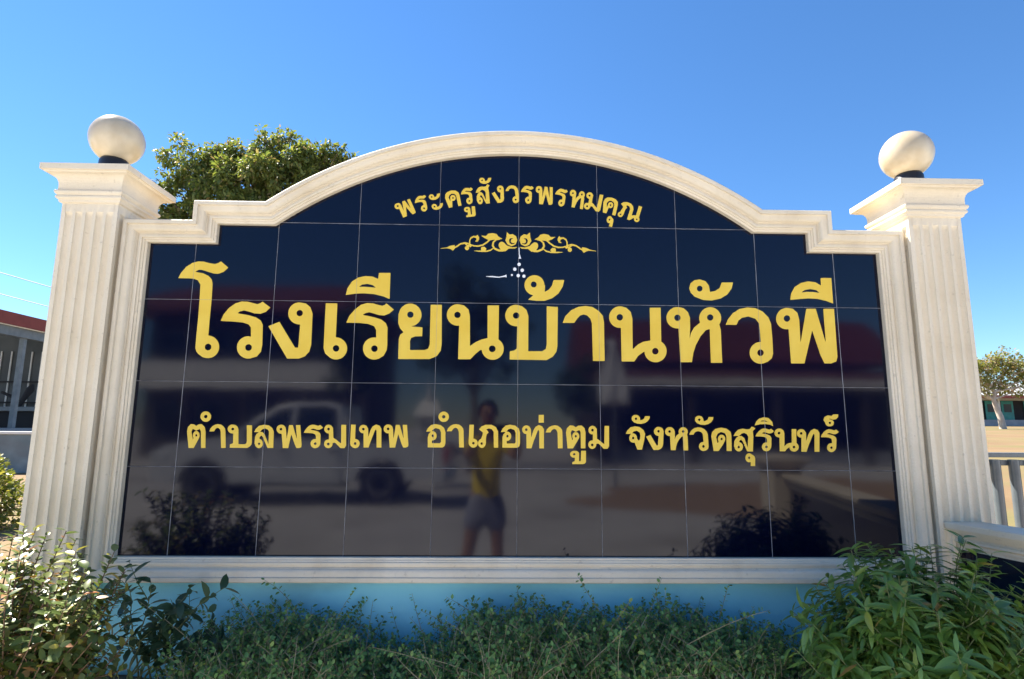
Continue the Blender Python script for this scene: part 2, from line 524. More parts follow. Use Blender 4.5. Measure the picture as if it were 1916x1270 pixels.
def make_frame():
    prof = [(0.0, 0.085), (0.0, -0.088), (0.004, -0.092), (0.019, -0.092), (0.021, -0.080), (0.026, -0.079)]
    for k in range(7):
        a = math.pi / 2 * k / 6
        prof.append((0.026 + 0.024 * math.sin(a) , -0.079 + 0.026 * (1 - math.cos(a))))
    prof += [(0.053, -0.053), (0.054, -0.046), (0.060, -0.046), (0.061, -0.051), (0.0665, -0.053), (0.072, -0.051), (0.073, -0.043), (0.080, -0.040), (0.081, -0.034), (0.088, -0.032), (0.090, -0.029), (0.090, 0.004)]
    prof = [(d * 0.83, y if y > 0 else y * 0.62) for d, y in prof]
    verts, faces = [], []
    m = len(OUT)
    for d, y in prof:
        for p in offset_poly(OUT, d):
            verts.append((p.x, y, p.y))
    for j in range(len(prof) - 1):
        for i in range(m):
            a, b = j * m + i, j * m + (i + 1) % m
            faces.append((a, b, b + m, a + m))
    o = meshobj('frame_moulding', verts, faces, M['cream'], sign, smooth=28)
    return o
make_frame()

def slab(name, poly, y0, y1, mat, parent, smooth=None):
    """prism of an (x,z) polygon between y0 (front) and y1 (back)"""
    n = len(poly)
    tris = tessellate_polygon([[Vector((p[0], p[1], 0)) for p in poly]])
    verts = [(p[0], y0, p[1]) for p in poly] + [(p[0], y1, p[1]) for p in poly]
    faces = [tuple(t) for t in tris] + [tuple(n + i for i in reversed(t)) for t in tris]
    for i in range(n):
        j = (i + 1) % n
        faces.append((i, j, n + j, n + i))
    bm = bmesh.new()
    vv = [bm.verts.new(v) for v in verts]
    for f in faces:
        try: bm.faces.new([vv[i] for i in f])
        except ValueError: pass
    return bmobj(name, bm, mat, parent, smooth)

slab('sign_core', offset_poly(OUT, 0.004), 0.012, 0.083, M['cream'], sign)
slab('grout_bed', offset_poly(OUT, 0.048), 0.0016, 0.0116, M['grout'], sign)

def clip_square(poly, x0, x1, z0, z1):
    def clip(P, inside, inter):
        res = []
        for i in range(len(P)):
            a, b = P[i - 1], P[i]
            ia, ib = inside(a), inside(b)
            if ib:
                if not ia: res.append(inter(a, b))
                res.append(b)
            elif ia:
                res.append(inter(a, b))
        return res
    def ix(v): return lambda a, b: Vector((v, a.y + (b.y - a.y) * (v - a.x) / (b.x - a.x)))
    def iz(v): return lambda a, b: Vector((a.x + (b.x - a.x) * (v - a.y) / (b.y - a.y), v))
    P = clip(list(poly), lambda p: p.x >= x0, ix(x0))
    if P: P = clip(P, lambda p: p.x <= x1, ix(x1))
    if P: P = clip(P, lambda p: p.y >= z0, iz(z0))
    if P: P = clip(P, lambda p: p.y <= z1, iz(z1))
    Q = []
    for p in P:
        if not Q or (p - Q[-1]).length > 1e-5: Q.append(p)
    if len(Q) > 1 and (Q[0] - Q[-1]).length < 1e-5: Q.pop()
    return Q

def poly_area(P):
    return 0.5 * abs(sum(P[i - 1].x * P[i].y - P[i].x * P[i - 1].y for i in range(len(P))))

TZ0, TS, GAP = 1.2106, 0.3, 0.0007
def make_tiles():
    region = offset_poly(OUT, 0.052)
    for r in range(-2, 5):
        for c in range(-5, 5):
            x0, x1 = c * TS + GAP, (c + 1) * TS - GAP
            z0, z1 = TZ0 + r * TS + GAP, TZ0 + (r + 1) * TS - GAP
            if r == -2:
                z1 = TZ0 - 0.2998 - GAP
            P = clip_square(region, x0, x1, z0, z1)
            if len(P) < 3 or poly_area(P) < 4e-4: continue
            cx = sum(p.x for p in P) / len(P)
            cz = sum(p.y for p in P) / len(P)
            L = [(p.x - cx, p.y - cz) for p in P]
            o = slab('tile', L, 0.0, 0.006, M['tile'], sign)
            bv = o.modifiers.new('edge', 'BEVEL')
            bv.width = 0.0006
            bv.segments = 1
            bv.limit_method = 'ANGLE'
            bv.angle_limit = R(60)
            o.location = (cx, 0, cz)
            o.rotation_euler = (rnd.gauss(0, 0.0013), 0, rnd.gauss(0, 0.0013))
make_tiles()

def make_joint_lines():
    region = offset_poly(OUT, 0.066)
    w = 0.0004
    for c in range(-4, 5):
        P = clip_square(region, c * TS - w, c * TS + w, 0, 3)
        if len(P) > 2: slab('grout_line', [(p.x, p.y) for p in P], -0.0018, 0.0014, M['grout'], sign)
    for r in range(-1, 5):
        z = TZ0 + r * TS
        P = clip_square(region, -2, 2, z - w, z + w)
        if len(P) > 2: slab('grout_line', [(p.x, p.y) for p in P], -0.0016, 0.0013, M['grout'], sign)
make_joint_lines()

GLYPHS = {
 'l2': [
  '-5938,9774 -6040,9745 -6146,9669 -6233,9548 -6271,9458 -6270,9456 -6267,9454 -6259,9453 -6006,9449 -5994,9447 -5913,9415 -5859,9335 -5857,9322 -5849,9066 -5843,8734 -5846,8400 -5844,8155 -5818,8092 -5802,8074 -5791,8055 -5709,7996 -5667,7982 -5638,7975 -5604,7973 -5576,7976 -5543,7984 -5516,7996 -5489,8014 -5464,8038 -5445,8066 -5434,8089 -5427,8111 -5420,8148 -5420,8179 -5425,8213 -5437,8250 -5450,8274 -5464,8296 -5490,8326 -5517,8348 -5547,8366 -5580,8378 -5607,8385 -5628,8387 -5631,8388 -5634,8393 -5634,8732 -5631,9066 -5640,9356 -5663,9437 -5726,9503 -5827,9549 -5931,9566 -5965,9574 -5969,9577 -5969,9580 -5956,9590 -5914,9616 -5853,9614 -5635,9548 -5551,9544 -5456,9584 -5388,9657 -5383,9664 -5386,9670 -5391,9675 -5512,9775 -5520,9780 -5527,9778 -5568,9748 -5631,9730 -5730,9745 -5832,9771 -5923,9776|-5637,8236 -5658,8226 -5672,8208 -5676,8196 -5678,8181 -5674,8159 -5664,8140 -5651,8128 -5644,8123 -5631,8118 -5617,8115 -5595,8118 -5577,8128 -5567,8139 -5563,8146 -5559,8158 -5557,8173 -5562,8195 -5573,8214 -5591,8229 -5603,8235 -5613,8237 -5625,8238',
  '-5091,9024 -5195,8987 -5301,8904 -5388,8785 -5432,8665 -5430,8662 -5422,8660 -5200,8650 -5039,8637 -4928,8602 -4918,8595 -4881,8548 -4877,8541 -4865,8388 -4866,8378 -4872,8376 -4916,8381 -4951,8377 -4977,8370 -5001,8360 -5033,8339 -5053,8320 -5068,8300 -5086,8267 -5096,8238 -5100,8213 -5100,8172 -5095,8142 -5088,8118 -5071,8081 -5049,8050 -5031,8031 -5010,8014 -4977,7994 -4942,7981 -4916,7975 -4889,7973 -4853,7975 -4825,7983 -4797,7994 -4734,8012 -4663,8103 -4650,8235 -4667,8595 -4710,8677 -4802,8734 -4934,8771 -5122,8802 -5132,8805 -5134,8808 -5126,8818 -5101,8842 -5030,8859 -4941,8841 -4840,8809 -4725,8803 -4633,8837 -4562,8913 -4557,8921 -4563,8928 -4700,9026 -4707,9024 -4735,9002 -4789,8981 -4871,8998 -4970,9024 -5079,9026|-4900,8238 -4921,8232 -4932,8225 -4941,8216 -4951,8195 -4953,8176 -4947,8154 -4940,8141 -4933,8133 -4922,8125 -4910,8119 -4888,8115 -4867,8119 -4855,8125 -4847,8133 -4840,8142 -4834,8155 -4832,8177 -4838,8199 -4847,8214 -4857,8223 -4878,8235',
  '-4061,9019 -4094,9011 -4123,8998 -4149,8980 -4175,8955 -4190,8935 -4201,8914 -4213,8882 -4219,8847 -4220,8814 -4214,8777 -4206,8751 -4195,8727 -4175,8695 -4150,8668 -4121,8646 -4099,8633 -4074,8623 -4037,8614 -3996,8612 -3991,8610 -3990,8608 -3998,8195 -4000,8185 -4007,8183 -4050,8182 -4055,8183 -4060,8187 -4367,8653 -4372,8655 -4379,8652 -4553,8577 -4561,8571 -4560,8566 -4556,8559 -4192,7990 -4186,7982 -4181,7980 -3977,7982 -3869,8025 -3796,8112 -3768,8242 -3778,8812 -3781,8827 -3826,8937 -3908,9002 -3916,9005 -3972,9013 -4005,9020 -4034,9022|-4023,8882 -4035,8879 -4045,8874 -4060,8860 -4069,8841 -4071,8821 -4064,8798 -4058,8788 -4048,8777 -4027,8766 -4008,8763 -3986,8769 -3976,8775 -3966,8785 -3957,8805 -3955,8825 -3961,8847 -3969,8860 -3979,8870 -3998,8880 -4013,8882',
  '-3544,9012 -3547,9008 -3548,8998 -3540,8178 -3506,8083 -3425,8012 -3393,7993 -3366,7982 -3344,7977 -3305,7973 -3269,7977 -3233,7987 -3215,7996 -3192,8010 -3166,8034 -3146,8060 -3129,8092 -3122,8114 -3116,8141 -3115,8178 -3119,8212 -3128,8242 -3143,8274 -3163,8302 -3181,8321 -3199,8336 -3231,8357 -3261,8369 -3293,8377 -3327,8380 -3331,8385 -3336,9009 -3339,9011 -3349,9013 -3535,9013|-3322,8237 -3334,8235 -3343,8231 -3352,8225 -3362,8216 -3371,8197 -3374,8175 -3368,8153 -3360,8141 -3351,8131 -3330,8120 -3310,8117 -3289,8122 -3277,8129 -3268,8138 -3257,8159 -3256,8179 -3262,8202 -3269,8213 -3280,8224 -3300,8235',
  '-2798,9026 -2904,8992 -3013,8899 -3106,8780 -3151,8660 -3149,8657 -3141,8655 -2919,8653 -2760,8638 -2649,8598 -2640,8592 -2602,8520 -2596,8396 -2597,8386 -2603,8384 -2634,8386 -2661,8383 -2695,8376 -2728,8361 -2752,8345 -2768,8330 -2794,8300 -2811,8267 -2819,8243 -2825,8216 -2826,8176 -2822,8147 -2815,8122 -2801,8088 -2779,8056 -2762,8037 -2742,8020 -2709,8000 -2675,7987 -2648,7981 -2621,7979 -2585,7982 -2533,7995 -2450,8050 -2443,8060 -2398,8151 -2390,8245 -2397,8575 -2433,8656 -2517,8721 -2649,8761 -2762,8785 -2848,8799 -2855,8801 -2856,8804 -2850,8811 -2823,8834 -2751,8855 -2669,8837 -2570,8805 -2469,8798 -2374,8837 -2303,8903 -2298,8911 -2300,8916 -2306,8921 -2427,9017 -2434,9022 -2439,9020 -2465,8997 -2511,8979 -2593,8997 -2677,9021 -2785,9028|-2626,8240 -2638,8238 -2647,8234 -2657,8228 -2666,8219 -2676,8200 -2679,8178 -2673,8156 -2666,8144 -2656,8134 -2635,8122 -2615,8120 -2594,8125 -2582,8132 -2573,8141 -2562,8162 -2560,8182 -2566,8204 -2573,8216 -2584,8227 -2604,8238',
  '-2596,9601 -2598,9593 -2605,9500 -2608,9492 -2618,9493 -2716,9532 -2847,9539 -2977,9508 -3083,9435 -3093,9425 -3165,9302 -3189,9180 -3187,9177 -3179,9177 -3028,9202 -2869,9212 -2674,9199 -2503,9159 -2393,9114 -2385,9112 -2383,9114 -2381,9127 -2385,9601 -2388,9604 -2395,9606 -2586,9603|-2816,9390 -2897,9378 -2944,9343 -2952,9335 -2951,9332 -2936,9331 -2868,9335 -2739,9328 -2657,9320 -2646,9321 -2655,9331 -2709,9372 -2801,9390',
  '-2028,9025 -2062,9017 -2091,9004 -2120,8985 -2144,8963 -2164,8938 -2180,8907 -2190,8880 -2206,8824 -2205,8657 -2166,8560 -2110,8498 -2105,8491 -2110,8483 -2161,8442 -2183,8361 -2180,7997 -2176,7994 -2167,7993 -1614,7999 -1486,8053 -1478,8061 -1413,8155 -1399,8266 -1414,9008 -1419,9012 -1441,9012 -1609,9010 -1616,9009 -1620,9005 -1616,8271 -1618,8259 -1641,8194 -1651,8188 -1699,8167 -1709,8164 -1964,8161 -1971,8163 -1973,8171 -1979,8326 -1958,8383 -1950,8390 -1885,8415 -1770,8417 -1760,8420 -1759,8430 -1759,8575 -1761,8582 -1768,8584 -1940,8597 -1962,8600 -1965,8602 -1921,8614 -1887,8629 -1863,8645 -1845,8661 -1820,8690 -1802,8722 -1790,8757 -1784,8784 -1783,8809 -1786,8847 -1796,8885 -1812,8920 -1827,8942 -1846,8965 -1874,8989 -1905,9007 -1939,9020 -1967,9026 -1991,9028|-1991,8880 -2013,8874 -2023,8869 -2033,8859 -2044,8839 -2046,8819 -2042,8799 -2035,8785 -2027,8776 -2019,8770 -2007,8764 -1985,8760 -1965,8765 -1953,8771 -1944,8780 -1938,8787 -1932,8800 -1929,8820 -1934,8843 -1941,8855 -1949,8863 -1956,8870 -1969,8876',
  '-1135,9025 -1157,9023 -1182,9016 -1211,9004 -1240,8986 -1264,8963 -1286,8935 -1298,8914 -1307,8890 -1316,8854 -1317,8821 -1313,8784 -1306,8758 -1296,8736 -1277,8704 -1253,8677 -1233,8660 -1211,8647 -1178,8633 -1146,8625 -1116,8623 -1092,8625 -1087,8623 -1086,8621 -1092,8016 -1090,8004 -1087,8002 -1078,8001 -869,8004 -862,8010 -769,8111 -694,8173 -686,8175 -672,8177 -667,8176 -664,8174 -652,8129 -641,8105 -624,8078 -604,8054 -583,8036 -547,8015 -523,8006 -491,7999 -461,7997 -432,7999 -403,8006 -388,8011 -366,8021 -340,8039 -318,8058 -301,8078 -281,8111 -270,8138 -264,8163 -260,8203 -263,8235 -269,8260 -284,8297 -301,8324 -319,8344 -357,8375 -359,8380 -358,9000 -358,9007 -360,9012 -370,9014 -556,9011 -566,9010 -568,9007 -561,8410 -562,8400 -570,8396 -662,8373 -772,8324 -876,8250 -880,8253 -881,8265 -891,8806 -917,8924 -924,8934 -1004,9005 -1093,9024 -1120,9027|-1134,8884 -1144,8881 -1156,8875 -1172,8858 -1178,8845 -1180,8833 -1181,8823 -1178,8808 -1169,8790 -1152,8774 -1139,8769 -1127,8766 -1105,8768 -1085,8779 -1072,8794 -1066,8807 -1064,8817 -1063,8827 -1066,8842 -1075,8861 -1090,8876 -1110,8884 -1122,8886|-477,8262 -490,8260 -501,8255 -509,8250 -519,8240 -530,8220 -533,8197 -527,8175 -520,8163 -510,8152 -490,8141 -468,8138 -446,8144 -434,8151 -423,8161 -412,8181 -410,8204 -415,8226 -422,8238 -433,8249 -452,8260',
  '-71,9027 -103,9019 -132,9007 -160,8989 -184,8967 -203,8944 -219,8916 -231,8886 -238,8851 -240,8825 -237,8798 -229,8763 -214,8728 -201,8708 -182,8685 -153,8661 -130,8647 -107,8638 -70,8628 -43,8626 -21,8627 -17,8625 -16,8620 -21,8214 -26,8206 -70,8173 -140,8161 -146,8158 -149,8145 -150,8020 -149,8009 -144,8006 -137,8006 524,8002 534,8005 640,8068 648,8075 708,8160 726,8259 737,8982 736,8994 734,8997 727,8998 543,9008 533,9007 531,9004 529,8297 512,8210 505,8203 456,8172 443,8166 198,8163 191,8166 189,8174 190,8818 160,8921 153,8934 73,9005 41,9012 16,9021 -11,9027 -43,9030|-50,8886 -60,8883 -72,8877 -88,8860 -94,8847 -97,8835 -97,8825 -95,8810 -86,8792 -69,8776 -56,8770 -44,8768 -22,8770 -2,8780 12,8796 18,8808 20,8818 21,8829 19,8844 10,8863 -5,8877 -25,8886 -37,8888',
  '274,9599 244,9591 217,9579 192,9563 169,9543 150,9520 135,9494 124,9465 117,9437 115,9406 119,9370 124,9347 134,9324 150,9296 170,9272 195,9251 220,9236 245,9226 267,9221 273,9217 272,9211 268,9205 190,9137 187,9131 191,9129 337,9111 484,9113 497,9116 634,9165 644,9171 755,9261 832,9393 858,9504 857,9514 846,9516 663,9513 658,9506 631,9408 625,9398 572,9328 504,9288 497,9285 494,9285 493,9296 500,9406 497,9411 489,9416 486,9445 479,9473 468,9498 453,9524 434,9547 415,9564 379,9585 357,9593 329,9599 302,9601|287,9480 267,9476 256,9470 247,9461 235,9441 232,9421 236,9400 242,9389 250,9380 270,9368 290,9365 310,9370 320,9376 330,9384 341,9404 345,9425 340,9445 334,9456 326,9465 307,9477',
  '1235,9022 1120,9005 986,8940 878,8830 829,8711 828,8701 841,8699 1040,8702 1047,8709 1094,8782 1153,8842 1218,8864 1278,8846 1289,8840 1342,8785 1369,8700 1379,8000 1380,7996 1388,7994 1590,7997 1595,8001 1595,8009 1594,8715 1576,8837 1571,8846 1502,8931 1389,9004 1379,9007 1260,9024',
  '1867,9023 1834,9015 1802,9001 1771,8980 1752,8963 1736,8944 1715,8912 1702,8882 1694,8849 1691,8813 1693,8788 1698,8763 1710,8730 1727,8700 1750,8673 1770,8655 1790,8643 1824,8627 1859,8619 1904,8618 1908,8614 1908,8006 1910,7994 1920,7992 2139,7995 2147,8001 2211,8094 2310,8168 2330,8177 2335,8174 2338,8149 2346,8117 2356,8092 2370,8068 2398,8036 2417,8020 2444,8004 2473,7993 2502,7986 2534,7984 2562,7986 2594,7993 2607,7998 2629,8007 2659,8026 2682,8046 2700,8066 2722,8099 2734,8126 2741,8154 2746,8194 2745,8223 2740,8248 2726,8286 2711,8312 2694,8333 2670,8355 2656,8365 2652,8372 2661,8993 2660,9005 2657,9008 2651,9009 2468,9006 2460,9005 2456,9000 2451,8402 2449,8390 2440,8386 2322,8362 2307,8356 2217,8310 2130,8229 2123,8224 2120,8224 2118,8229 2118,8241 2125,8801 2099,8917 2093,8927 2022,8996 2014,9001 1930,9024 1897,9026|1884,8879 1872,8876 1859,8870 1844,8855 1833,8835 1830,8815 1834,8792 1841,8780 1849,8771 1869,8759 1892,8756 1914,8761 1926,8768 1936,8778 1948,8799 1952,8821 1950,8837 1944,8849 1940,8857 1929,8868 1909,8878 1894,8880|2528,8249 2518,8246 2503,8238 2487,8223 2480,8211 2477,8201 2475,8188 2477,8173 2485,8153 2502,8137 2514,8131 2524,8129 2534,8128 2549,8130 2570,8139 2586,8157 2593,8170 2595,8179 2597,8189 2595,8204 2587,8224 2572,8239 2552,8248 2538,8250',
  '2944,9024 2909,9015 2876,9000 2853,8985 2833,8969 2807,8940 2789,8912 2774,8876 2768,8851 2765,8828 2766,8793 2772,8757 2785,8725 2798,8702 2812,8685 2839,8659 2868,8641 2898,8629 2930,8622 2957,8620 2977,8621 2982,8619 2983,8616 2997,8004 3000,7992 3009,7990 3195,7992 3202,7992 3207,7995 3210,8004 3240,8156 3294,8308 3383,8467 3392,8480 3492,8592 3550,8613 3560,8614 3565,8613 3567,8610 3568,8603 3562,7988 3564,7985 3574,7984 3758,7986 3769,7988 3771,7993 3772,8000 3774,8608 3752,8703 3754,8711 3766,8731 3777,8754 3791,8793 3790,8805 3792,8828 3791,8859 3784,8892 3774,8919 3754,8952 3738,8972 3718,8990 3689,9009 3654,9023 3627,9029 3602,9031 3564,9028 3527,9018 3500,9007 3479,8994 3448,8969 3425,8943 3406,8915 3392,8884 3384,8854 3379,8821 3380,8790 3392,8735 3284,8647 3274,8637 3214,8538 3188,8440 3185,8444 3186,8458 3200,8609 3205,8821 3203,8831 3171,8932 3163,8942 3095,9003 3087,9007 3002,9024 2972,9026|3575,8894 3555,8885 3538,8868 3531,8855 3527,8843 3526,8832 3528,8817 3536,8799 3553,8783 3565,8778 3578,8775 3600,8777 3621,8788 3635,8803 3642,8816 3645,8826 3646,8837 3645,8852 3636,8872 3620,8887 3601,8895 3588,8896|2959,8881 2949,8878 2936,8871 2922,8855 2915,8843 2911,8830 2910,8820 2912,8805 2921,8786 2938,8770 2950,8765 2963,8763 2985,8765 3005,8775 3021,8793 3027,8806 3030,8819 3028,8841 3020,8859 3004,8874 2985,8882 2972,8883',
  '3406,9562 3317,9545 3246,9488 3240,9477 3216,9396 3216,9386 3240,9304 3311,9229 3465,9169 3629,9160 3793,9198 3806,9202 3925,9275 3934,9283 4021,9400 4048,9503 4047,9511 4039,9513 3838,9509 3832,9500 3796,9412 3790,9403 3706,9345 3609,9324 3604,9327 3603,9332 3589,9448 3531,9527 3522,9533 3427,9562 3419,9564|3414,9443 3394,9439 3382,9432 3373,9424 3361,9406 3357,9385 3360,9365 3365,9355 3372,9346 3389,9334 3409,9330 3430,9334 3448,9346 3456,9355 3462,9366 3467,9387 3465,9408 3454,9426 3446,9433 3434,9440',
  '4288,9033 4145,9003 4017,8922 3917,8801 3878,8712 3876,8702 3879,8699 3887,8699 4074,8702 4079,8708 4118,8786 4181,8833 4194,8839 4299,8863 4306,8864 4314,8862 4430,8826 4440,8821 4494,8746 4498,8736 4510,8603 4516,8389 4515,8386 4510,8384 4478,8381 4450,8375 4419,8362 4385,8342 4353,8314 4338,8297 4323,8274 4306,8239 4298,8211 4294,8184 4295,8144 4300,8117 4308,8092 4325,8060 4348,8033 4367,8015 4386,8004 4422,7987 4457,7979 4484,7977 4509,7979 4547,7987 4626,8018 4701,8081 4707,8091 4731,8169 4735,8439 4727,8727 4684,8852 4581,8962 4449,9023 4306,9034|4487,8241 4464,8231 4448,8215 4440,8200 4437,8188 4436,8178 4437,8164 4446,8144 4463,8129 4475,8123 4487,8121 4510,8123 4531,8133 4547,8149 4554,8162 4557,8174 4559,8184 4557,8199 4549,8219 4534,8233 4514,8242 4502,8243',
  '5017,9033 4981,9024 4947,9010 4923,8995 4902,8978 4876,8949 4857,8921 4841,8885 4834,8860 4830,8837 4829,8801 4835,8766 4848,8731 4860,8710 4876,8690 4902,8665 4929,8649 4960,8636 4995,8629 5018,8628 5048,8630 5053,8626 5058,8002 5059,7993 5061,7990 5071,7988 5296,7991 5306,7992 5309,7995 5487,8584 5493,8602 5496,8606 5501,8599 5505,8586 5621,8150 5684,7998 5687,7996 5694,7995 5810,7996 5904,8033 5910,8043 5933,8111 5935,8123 5943,9014 5941,9028 5931,9030 5751,9028 5743,9027 5739,9022 5739,8440 5738,8402 5735,8395 5723,8438 5595,9021 5591,9025 5583,9026 5427,9024 5417,9021 5413,9010 5277,8436 5264,8389 5261,8391 5260,8414 5266,8814 5241,8941 5234,8951 5161,9020 5073,9034 5045,9036|5028,8896 5018,8893 5005,8886 4986,8869 4979,8856 4976,8846 4973,8833 4974,8818 4982,8798 4998,8782 5011,8775 5023,8773 5033,8772 5048,8775 5069,8785 5085,8802 5093,8815 5097,8830 5096,8853 5087,8873 5073,8887 5053,8896 5041,8897',
  '5735,9621 5732,9610 5730,9491 5729,9483 5727,9480 5717,9484 5624,9539 5489,9555 5348,9521 5228,9445 5220,9436 5148,9321 5125,9206 5125,9194 5135,9193 5310,9211 5478,9225 5646,9216 5801,9183 5920,9138 5931,9137 5934,9142 5934,9152 5938,9622 5933,9626 5925,9626 5745,9623|5509,9405 5408,9384 5358,9348 5351,9340 5354,9339 5446,9350 5574,9349 5667,9337 5683,9337 5684,9340 5677,9347 5628,9387 5524,9406',
 ],
 'l3': [
  '-5802,6792 -5846,6742 -5855,6667 -5802,6377 -5800,6376 -5794,6375 -5717,6376 -5712,6378 -5675,6459 -5634,6554 -5629,6575 -5629,6596 -5633,6617 -5640,6634 -5651,6650 -5666,6663 -5681,6670 -5694,6672 -5712,6668 -5722,6661 -5733,6650 -5739,6639 -5744,6622 -5746,6606 -5744,6585 -5739,6570 -5729,6549 -5738,6526 -5741,6522 -5742,6523 -5776,6657 -5776,6662 -5763,6706 -5759,6708 -5736,6700 -5694,6677 -5657,6701 -5634,6709 -5630,6704 -5612,6666 -5583,6380 -5581,6377 -5578,6377 -5511,6378 -5509,6385 -5531,6667 -5555,6744 -5608,6793 -5665,6789 -5702,6761 -5744,6788|-5693,6618 -5699,6615 -5703,6610 -5705,6601 -5704,6593 -5701,6584 -5696,6579 -5691,6575 -5684,6574 -5677,6577 -5672,6583 -5670,6590 -5670,6600 -5673,6608 -5679,6615 -5686,6619',
  '-5569,7018 -5587,7014 -5601,7008 -5619,6994 -5630,6981 -5636,6968 -5642,6951 -5643,6930 -5641,6913 -5636,6897 -5626,6881 -5611,6862 -5597,6852 -5583,6844 -5561,6837 -5543,6835 -5527,6836 -5512,6840 -5494,6849 -5480,6861 -5469,6873 -5463,6886 -5458,6903 -5456,6924 -5459,6941 -5464,6957 -5472,6972 -5487,6990 -5501,7002 -5514,7009 -5530,7015 -5546,7018|-5556,6958 -5568,6953 -5576,6946 -5581,6936 -5581,6925 -5576,6912 -5567,6902 -5556,6897 -5545,6896 -5533,6900 -5524,6907 -5519,6918 -5519,6929 -5524,6943 -5533,6952 -5543,6957',
  '-5326,6795 -5368,6788 -5413,6763 -5449,6718 -5462,6673 -5462,6667 -5456,6666 -5385,6667 -5382,6671 -5369,6699 -5349,6723 -5326,6731 -5305,6725 -5299,6721 -5279,6700 -5265,6665 -5234,6383 -5232,6380 -5229,6379 -5158,6380 -5156,6382 -5156,6387 -5184,6671 -5195,6720 -5226,6758 -5269,6787 -5316,6795',
  '-5077,6791 -5092,6787 -5104,6782 -5115,6776 -5126,6767 -5133,6758 -5140,6746 -5144,6735 -5146,6719 -5144,6700 -5139,6686 -5129,6669 -5116,6655 -5102,6645 -5083,6637 -5065,6633 -5044,6632 -5042,6629 -5032,6468 -5035,6464 -5052,6452 -5085,6445 -5086,6441 -5084,6394 -5082,6386 -5075,6385 -4786,6383 -4780,6384 -4736,6409 -4710,6445 -4705,6484 -4723,6769 -4725,6776 -4730,6778 -4808,6782 -4812,6781 -4814,6780 -4793,6500 -4798,6466 -4826,6448 -4932,6447 -4937,6448 -4939,6453 -4957,6707 -4973,6747 -4978,6754 -5014,6781 -5051,6790|-5067,6734 -5075,6730 -5081,6723 -5083,6713 -5082,6704 -5076,6696 -5067,6690 -5057,6688 -5047,6689 -5040,6694 -5034,6701 -5032,6710 -5034,6719 -5038,6726 -5047,6732 -5057,6735',
  '-4518,6791 -4596,6772 -4601,6769 -4654,6717 -4675,6666 -4675,6662 -4672,6660 -4604,6660 -4599,6660 -4597,6658 -4633,6627 -4656,6571 -4655,6461 -4654,6458 -4648,6454 -4643,6436 -4639,6425 -4628,6409 -4614,6395 -4596,6385 -4581,6381 -4562,6381 -4545,6388 -4533,6398 -4521,6413 -4513,6433 -4511,6451 -4513,6474 -4520,6496 -4529,6511 -4543,6527 -4556,6535 -4575,6542 -4578,6544 -4575,6575 -4573,6580 -4546,6600 -4542,6602 -4538,6599 -4514,6569 -4422,6386 -4417,6385 -4325,6386 -4324,6388 -4323,6394 -4333,6666 -4334,6674 -4366,6736 -4425,6779 -4431,6781 -4509,6791|-4496,6725 -4543,6709 -4572,6672 -4574,6667 -4569,6665 -4533,6664 -4492,6628 -4418,6464 -4415,6457 -4412,6455 -4411,6473 -4416,6671 -4440,6710 -4489,6726|-4580,6479 -4586,6476 -4591,6472 -4594,6465 -4594,6456 -4592,6448 -4587,6441 -4581,6436 -4573,6435 -4567,6437 -4561,6443 -4558,6450 -4557,6458 -4559,6466 -4565,6474 -4572,6478',
  '-4225,6793 -4239,6790 -4251,6784 -4265,6773 -4275,6762 -4281,6751 -4285,6736 -4287,6719 -4285,6704 -4281,6690 -4274,6676 -4262,6661 -4251,6651 -4240,6644 -4227,6639 -4213,6636 -4194,6636 -4191,6634 -4155,6386 -4149,6385 -4066,6385 -4060,6387 -4023,6614 -4021,6623 -4020,6624 -4015,6616 -3948,6448 -3916,6388 -3910,6387 -3868,6387 -3834,6401 -3831,6408 -3827,6438 -3872,6782 -3874,6789 -3879,6790 -3944,6790 -3949,6789 -3950,6787 -3920,6569 -3919,6549 -3927,6568 -4005,6787 -4011,6789 -4067,6789 -4072,6787 -4095,6564 -4098,6546 -4102,6566 -4119,6708 -4136,6757 -4171,6788 -4205,6794|-4214,6740 -4222,6737 -4229,6730 -4232,6721 -4231,6711 -4227,6703 -4220,6696 -4212,6693 -4202,6693 -4194,6696 -4188,6703 -4185,6712 -4186,6722 -4190,6730 -4197,6737 -4206,6740',
  '-3664,6798 -3706,6785 -3748,6749 -3784,6702 -3799,6661 -3800,6656 -3794,6654 -3711,6653 -3648,6647 -3605,6631 -3600,6628 -3585,6599 -3583,6548 -3585,6547 -3608,6546 -3621,6543 -3634,6537 -3649,6526 -3658,6515 -3666,6501 -3671,6481 -3671,6466 -3667,6446 -3661,6431 -3652,6418 -3639,6405 -3624,6396 -3611,6390 -3593,6387 -3576,6388 -3554,6394 -3523,6415 -3503,6454 -3500,6492 -3505,6621 -3519,6653 -3553,6679 -3605,6695 -3681,6709 -3684,6710 -3685,6713 -3672,6724 -3644,6731 -3613,6724 -3574,6711 -3534,6709 -3497,6724 -3471,6748 -3469,6753 -3474,6758 -3522,6795 -3525,6794 -3535,6786 -3552,6779 -3584,6786 -3617,6796|-3593,6490 -3602,6487 -3609,6481 -3612,6473 -3613,6465 -3610,6455 -3604,6448 -3595,6444 -3586,6443 -3578,6445 -3571,6451 -3567,6459 -3566,6468 -3570,6477 -3576,6485 -3585,6489',
